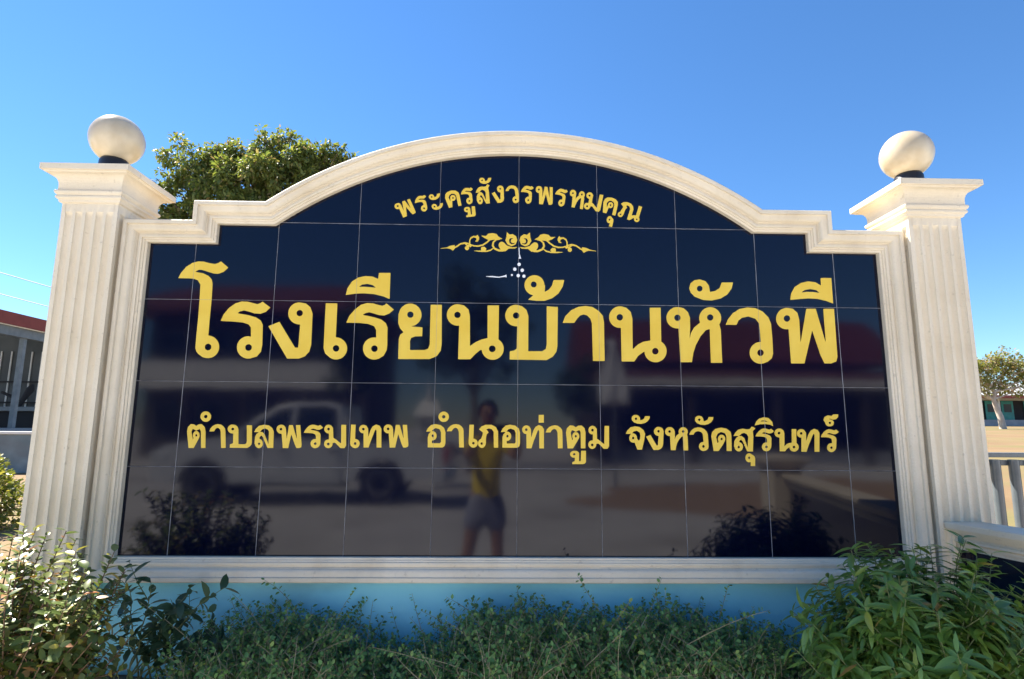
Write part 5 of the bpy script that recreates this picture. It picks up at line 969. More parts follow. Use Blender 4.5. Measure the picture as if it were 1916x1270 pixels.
def shrub(name, label, cat, base, inside, top_pts, leaf, leaf_mat, stem_mat, n_stems, seed, whorl=7, step=0.018, leaf_span=0.5, single=300, stem_r=0.005, upright=0.35, spread=0.9, leaf_s=(0.6, 1.15), side_shoots=2):
    """stems rise from the base to points spread through the crown; leaves along their upper part"""
    r = random.Random(seed)
    t = thing(name, label, cat, base)
    lv = Leaves(*leaf[:2], **leaf[2])
    bm = bmesh.new()
    for tp in top_pts(r, n_stems):
        p0 = Vector((r.gauss(0, 0.05), r.gauss(0, 0.04), 0.0))
        p3 = Vector(tp)
        mid = p0.lerp(p3, 0.5) + Vector((-(p3.x) * 0.12, -(p3.y) * 0.12, 0.06)) + rand_dir(r) * 0.03
        pts = []
        for k in range(9):
            s = k / 8
            q = p0 * (1 - s) ** 2 + mid * 2 * s * (1 - s) + p3 * s * s
            pts.append(q + rand_dir(r) * 0.006 * (s > 0.1))
        add_tube(bm, pts, [stem_r * (1 - 0.75 * k / 8) for k in range(9)], 5, True)
        shoots = [pts]
        for _ in range(side_shoots):
            a = r.uniform(0.35, 0.9)
            q0 = pts[int(a * 8)]
            dd = (rand_dir(r) * 0.8 + Vector((p3.x, p3.y, 0)).normalized() * 0.4 + Vector((0, 0, 0.5))).normalized()
            ln = r.uniform(0.06, 0.16)
            q1 = q0 + dd * ln * 0.5
            q2 = q1 + (dd + Vector((0, 0, 0.3))).normalized() * ln * 0.5
            add_tube(bm, [q0, q1, q2], [stem_r * 0.5, stem_r * 0.4, stem_r * 0.2], 4, True)
            shoots.append([q0, q0.lerp(q1, 0.5), q1, q1.lerp(q2, 0.5), q2])
        for sh in shoots:
            tot = sum((sh[i + 1] - sh[i]).length for i in range(len(sh) - 1))
            span = tot * (leaf_span if sh is pts else 1.0)
            s = tot
            ang = r.uniform(0, 6.28)
            while s > tot - span:
                acc = 0
                for i in range(len(sh) - 1):
                    sl = (sh[i + 1] - sh[i]).length
                    if acc + sl >= s or i == len(sh) - 2:
                        u = min(1, max(0, (s - acc) / max(sl, 1e-6)))
                        p = sh[i].lerp(sh[i + 1], u)
                        d = (sh[i + 1] - sh[i]).normalized()
                        break
                    acc += sl
                ang += 2.4 + r.uniform(-0.4, 0.4)
                a1 = d.cross(Vector((0.2, 0.3, 0.9))).normalized()
                a2 = d.cross(a1)
                rad = a1 * math.cos(ang) + a2 * math.sin(ang)
                ld = (rad * spread + d * upright + Vector((0, 0, r.uniform(-0.25, 0.25)))).normalized()
                lv.add(p, ld, (d + rand_dir(r) * 0.5 + Vector((0, 0, 0.6))), r.uniform(*leaf_s))
                s -= step * r.uniform(0.6, 1.4)
    st = bmobj('stems', bm, stem_mat, t, 60)
    if single:
        lv.split_objects('leaf', leaf_mat, t, single)
    fo = lv.build('foliage', leaf_mat, t)
    if fo:
        tag(fo, kind='stuff')
    return t

def ell_points(cx, cy, cz, rx, ry, rz, lo=0.55, zmin=-9):
    def f(r, n):
        res = []
        while len(res) < n:
            d = rand_dir(r)
            k = lo + (1 - lo) * r.random() ** 0.5
            p = (cx + d.x * rx * k, cy + d.y * ry * k, cz + d.z * rz * k)
            if p[2] > zmin: res.append(p)
        return res
    return f

# ---- right bush with lance leaves
shrub('lance_leaf_bush', 'dense green bush with long narrow leaves in front of the right pillar', 'bush', (1.10, -0.44, 0.32), None,
      ell_points(0.01, 0.0, 0.485, 0.36, 0.24, 0.272, 0.4, 0.02), (0.056, 0.0145, dict(fold=0.3, droop=0.22, n=4, tip=1.0)), M['leaf_right'], M['green_twig'], 240, 5,
      step=0.0085, leaf_span=0.42, single=300, stem_r=0.0035, upright=0.3, spread=0.9, leaf_s=(0.6, 1.25), side_shoots=2)
# ---- left bush, sunlit, rounder leaves
shrub('round_leaf_bush', 'sunlit bush with glossy rounded grey green leaves in front of the left pillar', 'bush', (-1.32, -0.50, 0.28), None,
      ell_points(-0.04, 0.0, 0.55, 0.34, 0.25, 0.30, 0.5, 0.24), (0.031, 0.0165, dict(fold=0.25, droop=0.15, n=4, tip=0.75)), M['leaf_left'], M['twig'], 200, 9,
      step=0.0078, leaf_span=0.36, single=300, stem_r=0.0048, upright=0.4, spread=0.85, leaf_s=(0.55, 1.2), side_shoots=2)
# ---- broad dark sprays between the left bush and the plinth
shrub('broad_leaf_sapling', 'dark broad leaved sapling leaning against the blue plinth beside the left bush', 'plant', (-1.22, -0.15, 0.53), None,
      lambda r, n: [(-0.02 + 0.38 * (k / (n - 1)) + r.uniform(-0.04, 0.04), r.uniform(-0.08, 0.03), 0.23 + 0.11 * math.sin(k * 1.9) + r.uniform(-0.03, 0.03)) for k in range(n)], (0.050, 0.023, dict(fold=0.2, droop=0.25, n=4, tip=0.9)), M['leaf_spray'], M['green_twig'], 14, 21,
      step=0.016, leaf_span=0.45, single=150, stem_r=0.003, upright=0.4, spread=0.8, leaf_s=(0.6, 1.2), side_shoots=1)

# ---- low small-leaved ground cover along the plinth
def ground_cover():
    r = random.Random(4)
    lv = Leaves(0.0145, 0.0092, fold=0.15, droop=0.1, n=3, tip=0.7)
    bm = bmesh.new()
    def top(x):
        return 0.745 + 0.045 * math.sin(x * 4.1 + 0.6) + 0.03 * math.sin(x * 9.7 + 2.0) + 0.05 * noise.noise((x * 3.3, 0.4, 1.1))
    n = 3900
    for k in range(n):
        x = r.uniform(-1.10, 1.02)
        y = -0.04 - 0.34 * r.random() ** 1.15
        if x < -0.95 and r.random() < 0.5: continue
        edge = min(1.0, (x + 1.16) / 0.25)
        zt = 0.50 + (top(x) - 0.50 - 0.30 * max(0.0, -y - 0.18)) * max(0.15, edge) * r.uniform(0.5, 1.08)
        long = k < 330
        if long:
            zt += abs(r.gauss(0, 0.055)) + 0.01
        p0 = Vector((x + r.gauss(0, 0.05), y + r.gauss(0, 0.04), max(bed_z(y), zt - r.uniform(0.10, 0.24))))
        lean = Vector((r.gauss(0, 0.07), r.gauss(-0.01, 0.05), 0))
        p2 = Vector((x, min(-0.012 if zt < 0.825 else -0.105, y), zt)) + lean * (1.0 if not long else 1.5)
        p2.y = min(p2.y, -0.012 if p2.z < 0.822 else -0.105)
        p1 = p0.lerp(p2, 0.5) + Vector((r.gauss(0, 0.02), r.gauss(0, 0.015), 0.02))
        p1.y = min(p1.y, -0.012)
        pts = [p0 * (1 - s) ** 2 + p1 * 2 * s * (1 - s) + p2 * s * s for s in (0, 0.25, 0.5, 0.75, 1.0)]
        add_tube(bm, pts, [0.0017, 0.0015, 0.0012, 0.0009, 0.0005], 3, False)
        L = sum((pts[i + 1] - pts[i]).length for i in range(4))
        m = int(L / (0.0085 if not long else 0.0095))
        for q in range(m):
            s = (q + r.random() * 0.6) / m
            if s < 0.12: continue
            i = min(3, int(s * 4))
            p = pts[i].lerp(pts[i + 1], s * 4 - i)
            d = (pts[i + 1] - pts[i]).normalized()
            rad = d.cross(rand_dir(r))
            if rad.length < 0.1: continue
            rad.normalize()
            lv.add(p + rad * 0.002, (rad + d * 0.5).normalized(), (d * 0.6 + Vector((0, -0.35, 0.6)) + rand_dir(r) * 0.5), r.uniform(0.6, 1.2))
    t = thing('low_hedge', 'low straggly hedge of tiny dark green leaves along the blue plinth', 'hedge', (0, 0, 0))
    tag(bmobj('twigs', bm, M['dry_twig'], t), kind='stuff')
    tag(lv.build('foliage', M['leaf_cover'], t), kind='stuff')
    # leaf litter on the bed
    lt = Leaves(0.035, 0.018, fold=0.3, droop=0.2, n=3)
    for k in range(900):
        x, y = r.uniform(-2.6, 1.35), r.uniform(-0.82, 0.0)
        z = bed_z(y) + 0.008 + 0.03 * noise.noise((x * 2.5, y * 2.5, 0)) + 0.012 * noise.noise((x * 11, y * 11, 3))
        a = r.uniform(0, 6.28)
        lt.add((x, y, z + 0.004), (math.cos(a), math.sin(a), r.uniform(-0.15, 0.3)), (r.gauss(0, 0.3), r.gauss(0, 0.3), 1), r.uniform(0.5, 1.1))
    tag(lt.build('leaf_litter', M['litter']), kind='stuff')
ground_cover()

# ---- bush behind the left pillar
def clump_bush(name, label, cat, base, blobs, leaf, mat, stem_mat, n, seed, group=None):
    r = random.Random(seed)
    t = thing(name, label, cat, base, 0, group)
    lv = Leaves(*leaf[:2], **leaf[2])
    bm = bmesh.new()
    for (c, rad) in blobs:
        c = Vector(c)
        add_tube(bm, [(r.gauss(0, 0.04), r.gauss(0, 0.04), 0), c * 0.5 + rand_dir(r) * 0.05, c], [0.018, 0.012, 0.006], 5)
        for k in range(6):
            e = c + rand_dir(r) * rad * 0.8
            add_tube(bm, [c * 0.7, c * 0.85 + rand_dir(r) * 0.03, e], [0.008, 0.005, 0.003], 4)
    vol = [b[1] ** 2 for b in blobs]
    for k in range(n):
        (c, rad) = r.choices(blobs, vol)[0]
        d = rand_dir(r)
        q = Vector(c) + d * rad * (0.4 + 0.6 * r.random() ** 0.4) * (1 + 0.25 * noise.noise(Vector(d) * 3 + Vector(c) * 5))
        ld = (d + rand_dir(r) * 0.9).normalized()
        lv.add(q, ld, rand_dir(r) + Vector((0, 0, 0.9)), r.uniform(0.6, 1.3))
    bmobj('stems', bm, stem_mat, t, 60)
    f = lv.build('foliage', mat, t)
    tag(f, kind='stuff')
    return t
clump_bush('sunlit_bush', 'yellow green sunlit bush behind the left pillar below the teal wall', 'bush', (-4.15, 2.6, 0.50),
           [((0, 0, 0.25), 0.27), ((0.18, -0.1, 0.33), 0.22), ((-0.25, 0, 0.3), 0.25), ((0.05, 0.05, 0.45), 0.16), ((0.25, 0.1, 0.2), 0.2)], (0.045, 0.02, dict(fold=0.2, droop=0.15, n=3)), M['leaf_yellow'], M['twig'], 3800, 31)
pv = thing('white_pipe', 'short upright white pipe standing beside the foot of the left pillar', 'pipe', (-2.35, 0.42, 0.46))
bm = bmesh.new()
add_tube(bm, [(0, 0, 0), (0, 0, 0.42)], 0.024, 14)
bmobj('tube', bm, M['pvc'], pv, 50)
bm = bmesh.new()
add_tube(bm, [(0, 0, 0.38), (0, 0, 0.425)], 0.029, 14)
bmobj('collar', bm, M['pvc'], pv, 50)

# ------------------------------------------------------------------ trees
def tree(name, label, base, trunk, limbs, clumps, leaf, mat, bark, n_leaf, seed, r0=0.2, group=None, twigs=0, flat=0.75):
    r = random.Random(seed)
    t = thing(name, label, 'tree', base, 0, group)
    bm = bmesh.new()
    tr = [Vector(p) for p in trunk]
    add_tube(bm, tr, [r0 * (1 - 0.5 * i / (len(tr) - 1)) for i in range(len(tr))], 10)
    bmobj('trunk', bm, bark, t, 60)
    bm = bmesh.new()
    top = tr[-1]
    for c, rad in clumps:
        c = Vector(c)
        st = tr[-1 - (r.random() < 0.4)]
        m1 = st.lerp(c, 0.4) + rand_dir(r) * rad * 0.35
        m2 = st.lerp(c, 0.75) + rand_dir(r) * rad * 0.25
        add_tube(bm, [st, m1, m2, c], [r0 * 0.42, r0 * 0.28, r0 * 0.16, r0 * 0.07], 6)
        for k in range(5 + twigs):
            e = c + rand_dir(r) * rad * r.uniform(0.7, 1.0)
            q = m2.lerp(c, r.random())
            add_tube(bm, [q, q.lerp(e, 0.5) + rand_dir(r) * rad * 0.12, e], [r0 * 0.09, r0 * 0.055, r0 * 0.025], 4)
    bmobj('limbs', bm, bark, t, 60)
    lv = Leaves(*leaf[:2], **leaf[2])
    w = [c[1] ** 2.2 for c in clumps]
    # each clump is made of smaller leaf tufts so the crown shows gaps
    tufts = []
    for c, rad in clumps:
        for k in range(max(8, int(16 * (rad / 0.6)))):
            d = rand_dir(r)
            d.z *= flat
            tufts.append((Vector(c) + d * rad * (0.35 + 0.65 * r.random() ** 0.5), rad * r.uniform(0.16, 0.34)))
    tw = [q[1] ** 2 for q in tufts]
    for (c, rad) in r.choices(tufts, tw, k=n_leaf):
        d = rand_dir(r)
        p = c + d * rad * (0.3 + 0.7 * r.random() ** 0.5)
        ld = (d * 0.7 + rand_dir(r) * 0.8 + Vector((0, 0, -0.2))).normalized()
        lv.add(p, ld, rand_dir(r) * 0.7 + Vector((0, 0, 1)), r.uniform(0.6, 1.35))
    f = lv.build('crown', mat, t)
    tag(f, kind='stuff')
    return t

r_ = random.Random(77)
tree('shade_tree', 'leafy green tree rising behind the left shoulder of the sign', (-6.4, 12.0, 0.75),
     [(0, 0, 0), (0.1, 0, 1.6), (0.0, 0.1, 3.4), (0.1, 0, 4.8)], None,
     [((-1.65, 0, 6.25), 0.75), ((-2.0, 0.3, 5.75), 0.6), ((-1.55, -0.3, 7.15), 0.62), ((-0.9, 0.2, 7.2), 0.6), ((-0.75, 0, 6.3), 0.9), ((0.0, 0.3, 7.45), 0.75), ((0.15, -0.3, 6.7), 0.85),
      ((0.85, 0.2, 7.55), 0.68), ((1.3, 0, 7.0), 0.75), ((1.75, 0.2, 7.4), 0.55), ((2.2, 0, 7.0), 0.55), ((-1.3, 0.1, 7.0), 0.6), ((-0.75, 0.1, 7.45), 0.5), ((1.5, 0.1, 7.5), 0.55), ((2.0, 0, 7.3), 0.5), ((-2.25, 0.2, 6.0), 0.55), ((-1.95, 0, 6.8), 0.45), ((2.55, 0.1, 7.15), 0.5), ((1.95, 0.1, 7.55), 0.4), ((2.0, 0.2, 6.3), 0.7), ((-2.3, 0, 6.5), 0.4), ((-0.2, 0.2, 7.0), 0.8), ((0.9, 0, 6.7), 0.8), ((0.3, 0, 5.8), 0.95), ((-1.9, 0.2, 4.6), 0.85), ((-0.9, 0.1, 5.1), 0.95), ((1.4, 0.2, 6.0), 0.85), ((-1.2, 0.4, 7.7), 0.35), ((0.45, 0, 8.0), 0.4)],
     (0.115, 0.052, dict(fold=0.2, droop=0.25, n=3)), M['leaf_tree'], M['bark'], 46000, 3, r0=0.2)
tree('bare_tree', 'half bare tree with pale leaning trunk on the dry lawn before the teal school building', (38.9, 42.0, 1.62),
     [(0, 0, 0), (-0.1, 0, 0.9), (-0.35, 0, 1.7), (-0.5, 0, 2.3), (-0.35, 0, 2.9)], None,
     [((-1.6, 0, 4.0), 1.0), ((-0.6, 0, 4.9), 1.15), ((0.7, 0, 5.3), 1.25), ((-1.9, 0, 4.7), 0.8), ((1.9, 0, 4.7), 1.2), ((3.0, 0, 4.2), 1.1), ((-2.2, 0.5, 3.2), 0.8), ((0.3, 0.4, 3.6), 1.0), ((1.8, 0.4, 3.3), 0.9), ((-1.0, 0, 2.9), 0.7), ((3.4, 0.4, 3.3), 0.9)],
     (0.24, 0.11, dict(fold=0.2, droop=0.2, n=3)), M['leaf_dry'], M['pale_bark'], 5200, 8, r0=0.24, twigs=10)
# trees across the road behind the viewer
tb = tree('road_tree', 'dark round tree across the road, mirrored near the middle of the sign', (-0.9, -17.5, 0),
          [(0, 0, 0), (0.05, 0, 1.2), (0, 0.1, 2.4), (0.1, 0, 3.4)], None,
          [((-1.0, 0, 4.6), 1.0), ((0.1, 0.2, 5.6), 1.0), ((1.0, 0, 4.8), 0.95), ((0, -0.3, 4.2), 1.1), ((-0.6, 0.3, 6.2), 0.7), ((0.6, 0, 3.6), 0.8), ((-1.2, 0.2, 3.7), 0.8)],
          (0.22, 0.10, dict(fold=0.2, droop=0.2, n=3)), M['leaf_far'], M['bark'], 3000, 14, r0=0.2, group='trees across the road')
tb2 = copy_tree(tb)
tb2.location = (-5.0, -17.0, 0)
tb2.scale = (0.72, 0.72, 0.82)
tb2.rotation_euler.z = 1.9
tb2['label'] = 'smaller dark tree in front of the two storey building, mirrored left of the middle'
tb3 = copy_tree(tb)
tb3.location = (2.9, -19.5, 0)
tb3.scale = (0.6, 0.6, 0.62)
tb3.rotation_euler.z = 4.0
tb3['label'] = 'small dark tree behind the white banner, mirrored right of the middle'

# ------------------------------------------------------------------ left background: shed, wall, cables
def make_shed():
    t = thing('open_shed', 'open steel shed with red fascia and barred back wall behind the left pillar', 'shed', (-13.25, 14.0, 0))
    # local: x<0 is inside the shed, y along the eave
    meshobj('roof', [(0.25, -7, 4.26), (0.25, 8, 4.26), (-9, 8, 5.6), (-9, -7, 5.6), (0.25, -7, 4.30), (0.25, 8, 4.30), (-9, 8, 5.64), (-9, -7, 5.64)],
            [(0, 1, 2, 3), (7, 6, 5, 4), (0, 4, 5, 1), (1, 5, 6, 2), (2, 6, 7, 3), (3, 7, 4, 0)], M['roof_sheet'], t)
    boxobj('fascia', (0.25, 0.29, -7, 8, 3.98, 4.31), M['red_fascia'], t)
    boxobj('fascia', (-9, 0.25, 8.0, 8.04, 3.98, 4.31), M['red_fascia'], t)
    boxobj('floor_slab', (-9, 0.4, -7, 8, 0.3, 1.27), M['grey_plinth'], t)
    for y in (-6.5, -3.0, 0.0, 3.4, 7.2):
        boxobj('post', (-0.02, 0.10, y - 0.06, y + 0.06, 1.27, 3.98), M['steel'], t, 0.01)
    boxobj('eave_beam', (-0.02, 0.16, -7, 8, 3.72, 3.97), M['steel'], t)
    boxobj('back_panel', (-9, -0.4, 3.2, 3.26, 1.9, 4.4), M['slat_back'], t)
    first = boxobj('slat', (-0.022, 0.022, 3.165, 3.19, 1.9, 3.75), M['slat'], t)
    first.location = (-0.55, 0, 0)
    for k in range(1, 25):
        b = first.copy()
        COL.objects.link(b)
        b.parent = t
        b.location = (-0.55 - 0.33 * k, 0, 0)
    for z in (2.05, 2.72):
        boxobj('cross_bar', (-9, -0.4, 3.07, 3.115, z, z + 0.05), M['dark'], t)
    boxobj('work_bench', (-6, -0.3, 1.8, 2.6, 1.78, 1.90), M['steel'], t)
    boxobj('bench_front', (-6, -0.35, 2.0, 2.05, 1.27, 1.775), M['dark'], t)
    # dark hose reel arm on the bench
    bm = bmesh.new()
    add_tube(bm, [(-1.55, 2.1, 1.9), (-1.45, 2.1, 2.1), (-1.25, 2.1, 2.45), (-1.2, 2.1, 2.6)], [0.06, 0.07, 0.11, 0.04], 8)
    add_tube(bm, [(-1.45, 2.1, 2.0), (-1.75, 2.1, 2.2), (-2.1, 2.1, 2.35)], [0.05, 0.05, 0.04], 8)
    bmobj('lever_arm', bm, M['dark'], t, 60)
make_shed()
gw = thing('garden_wall', 'low weathered teal grey wall with white coping before the shed', 'wall', (-9, 6.5, 0.4))
boxobj('wall_body', (-5, 3.4, 0, 0.12, 0, 0.82), M['teal_wall'], gw, 0.006)
boxobj('coping', (-5, 3.42, -0.02, 0.14, 0.82, 0.86), M['white_paint'], gw, 0.006)

def cable(label, a, b, sag):
    bm = bmesh.new()
    a, b = Vector(a), Vector(b)
    pts = []
    for k in range(25):
        s = k / 24
        p = a.lerp(b, s)
        p.z -= sag * 4 * s * (1 - s)
        pts.append(p)
    add_tube(bm, pts, 0.016, 5)
    tag(bmobj('overhead_cable', bm, M['cable']), label, 'cable', 'cables across the sky on the left')
cable('upper of the two thin cables crossing the sky left of the pillar', (-39.3, 20, 12.75), (12, 20, -2.0 + 0.4), 0.0)
cable('lower of the two thin cables, nearer the shed roof, left of the pillar', (-39.2, 20, 11.4), (8, 20, -0.9 + 0.3), 0.0)

# ------------------------------------------------------------------ right background: long school building
def make_school():
    t = thing('long_school_building', 'long low school building with teal doors beyond the dry lawn on the right', 'building', (46, 60, 0))
    boxobj('plinth', (0, 40, -1.2, 8, 1.6, 2.72), M['grey_plinth'], t)
    boxobj('wall', (0, 40, 1.2, 8, 2.72, 5.6), M['pale_wall'], t)
    meshobj('roof', [(-0.6, -1.9, 5.15), (40.6, -1.9, 5.15), (40.6, 4.4, 7.1), (-0.6, 4.4, 7.1), (40.6, 9, 5.6), (-0.6, 9, 5.6), (-0.6, -1.9, 5.05), (40.6, -1.9, 5.05)],
            [(0, 1, 2, 3), (3, 2, 4, 5), (6, 7, 1, 0)], M['roof_sheet'], t)
    boxobj('fascia', (-0.6, 40.6, -1.98, -1.9, 4.98, 5.30), M['red_fascia'], t)
    first = boxobj('post', (-0.11, 0.11, -1.0, -0.8, 2.72, 5.02), M['pale_wall'], t)
    first.location.x = 1.0
    for k in range(1, 12):
        b = first.copy(); COL.objects.link(b); b.parent = t; b.location.x = 1.0 + 3.4 * k
    dark = boxobj('doorway_shade', (0.0, 3.0, 1.17, 1.199, 2.73, 4.9), M['dark'], t)  # flat dark panel on the solid wall paints the dim interior
    dark.location.x = 5.2
    door = boxobj('door_leaf', (0, 1.35, 1.07, 1.13, 2.74, 4.85), M['teal_door'], t, 0.01)
    door.location.x = 4.2
    pan = boxobj('door_panel', (0.25, 1.1, 1.045, 1.069, 3.6, 4.5), M['slat_back'], door)
    k = 0
    for x in (6.2, 8.0, 9.85, 12.4, 14.2, 16.8, 18.6, 21.2, 23, 25.6):
        b = door.copy(); COL.objects.link(b); b.parent = t; b.location.x = x
        p = pan.copy(); COL.objects.link(p); p.parent = b
        if k % 2 == 0:
            d = dark.copy(); COL.objects.link(d); d.parent = t; d.location.x = x - 0.4
        k += 1
make_school()

# ------------------------------------------------------------------ across the road (seen mirrored in the tiles)
def make_two_storey():
    t = thing('two_storey_building', 'two storey building with red roof across the road, mirrored at the left', 'building', (-10.6, -24.5, 0))
    # faces +y
    boxobj('wall', (-5.4, 4.6, -7, 0, 0, 6.4), M['brown_wall'], t)
    meshobj('roof', [(-6.4, 1.6, 6.5), (5.5, 1.6, 6.5), (5.5, -8, 6.5), (-6.4, -8, 6.5), (-4.2, -3, 8.6), (3.4, -3, 8.6), (-6.4, 1.6, 6.3), (5.5, 1.6, 6.3)],
            [(0, 1, 5, 4), (1, 2, 5), (2, 3, 4, 5), (3, 0, 4), (6, 7, 1, 0), (3, 2, 7, 6)], M['red_roof'], t)
    boxobj('balcony', (-5.6, 4.8, 0.0, 1.35, 3.05, 3.25), M['grey_plinth'], t)
    boxobj('parapet', (-5.6, 4.8, 1.352, 1.46, 3.0, 4.1), M['white_paint'], t)
    for x in (-5.4, -2.9, -0.4, 2.1, 4.6):
        boxobj('column', (x - 0.14, x + 0.14, 1.08, 1.345, 0.0, 3.05), M['brown_wall'], t)
        boxobj('column', (x - 0.14, x + 0.14, 1.08, 1.345, 3.25, 6.35), M['brown_wall'], t)
    for z in (1.0, 4.2):
        for k in range(5):
            w = boxobj('window', (-4.9 + 1.9 * k, -3.5 + 1.9 * k, 0.002, 0.05, z, z + 1.4), M['steel'], t)
            boxobj('pane', (-4.82 + 1.9 * k, -3.58 + 1.9 * k, 0.052, 0.06, z + 0.08, z + 1.32), M['glass'], w)
make_two_storey()
def make_hall():
    t = thing('red_roofed_hall', 'single storey hall with red roof and open porch across the road, mirrored at the right', 'building', (10.4, -21.0, 0))
    boxobj('wall', (-6.2, 7.0, -7, -2.2, 0, 4.0), M['brown_wall'], t)
    meshobj('roof', [(-6.9, -1.6, 4.3), (7.8, -1.6, 4.3), (7.8, -8, 4.3), (-6.9, -8, 4.3), (-6.9, -4.8, 6.7), (7.8, -4.8, 6.7)],
            [(0, 1, 5, 4), (2, 3, 4, 5), (3, 0, 4), (1, 2, 5), (0, 3, 2, 1)], M['red_roof'], t)
    meshobj('porch_roof', [(-6.9, 1.0, 3.15), (7.8, 1.0, 3.15), (7.8, -2.2, 4.0), (-6.9, -2.2, 4.0), (-6.9, 1.0, 3.05), (7.8, 1.0, 3.05), (7.8, -2.2, 3.9), (-6.9, -2.2, 3.9)],
            [(0, 1, 2, 3), (7, 6, 5, 4), (0, 4, 5, 1), (1, 5, 6, 2), (3, 2, 6, 7), (0, 3, 7, 4)], M['red_roof'], t)
    boxobj('fascia', (-6.9, 7.8, 1.002, 1.06, 3.0, 3.3), M['white_paint'], t)
    for k in range(5):
        x = -6.4 + 3.4 * k
        boxobj('column', (x - 0.13, x + 0.13, 0.6, 0.86, 0, 3.05), M['brown_wall'], t)
    boxobj('low_wall', (-6.4, 7.2, 0.62, 0.74, 0, 0.55), M['grey_plinth'], t)
    boxobj('porch_shade_panel', (-5.0, 5.8, -2.198, -2.15, 0.1, 2.9), M['dark'], t)  # near black sheet stands in for the shade under the porch
make_hall()

def make_banner():
    t = thing('white_banner', 'tall white banner on a pole across the road, mirrored right of the middle', 'banner', (2.75, -12.0, 0))
    bm = bmesh.new()
    add_tube(bm, [(0, 0, 0), (0, 0, 3.7)], [0.04, 0.03], 10)
    bmobj('pole', bm, M['steel'], t, 50)
    verts, faces = [], []
    n = 10
    for j in range(n + 1):
        s = j / n
        z = 3.55 - 1.65 * s
        hw = 0.13 + 0.22 * min(1, s * 1.6)
        for i in range(7):
            u = -1 + 2 * i / 6
            verts.append((u * hw, 0.06 + 0.05 * math.sin(u * 5 + s * 4), z))
    for j in range(n):
        for i in range(6):
            a = j * 7 + i
            faces.append((a, a + 1, a + 8, a + 7))
    o = meshobj('cloth', verts, faces, M['cloth_white'], t, smooth=80)
    sd = o.modifiers.new('thick', 'SOLIDIFY')
    sd.thickness = 0.006
make_banner()

def make_shrine():
    t = thing('spirit_house', 'small white spirit house on a pedestal across the road, mirrored left of the photographer', 'shrine', (-1.75, -12.0, 0))
    bm = bmesh.new()
    add_square_lathe(bm, [(0.26, 0), (0.26, 0.12), (0.16, 0.2), (0.12, 0.3), (0.12, 1.0), (0.18, 1.1), (0.34, 1.16), (0.34, 1.24)])
    bmobj('pedestal', bm, M['white_paint'], t, None, 0.01)
    boxobj('shrine_room', (-0.2, 0.2, -0.2, 0.12, 1.24, 1.62), M['white_paint'], t, 0.01)
    for sx in (-0.24, 0.24):
        boxobj('column', (sx - 0.025, sx + 0.025, 0.2, 0.25, 1.24, 1.64), M['white_paint'], t)
    meshobj('roof', [(-0.36, 0.34, 1.62), (0.36, 0.34, 1.62), (0.36, -0.32, 1.62), (-0.36, -0.32, 1.62), (-0.16, 0.02, 2.0), (0.16, 0.02, 2.0)],
            [(0, 1, 5, 4), (2, 3, 4, 5), (3, 0, 4), (1, 2, 5), (0, 3, 2, 1)], M['white_paint'], t)
    bm = bmesh.new()
    add_lathe(bm, [(0.07, 1.97), (0.09, 2.05), (0.05, 2.15), (0.02, 2.4), (0.004, 2.62)], seg=12)
    bmobj('spire', bm, M['white_paint'], t, 50)
make_shrine()

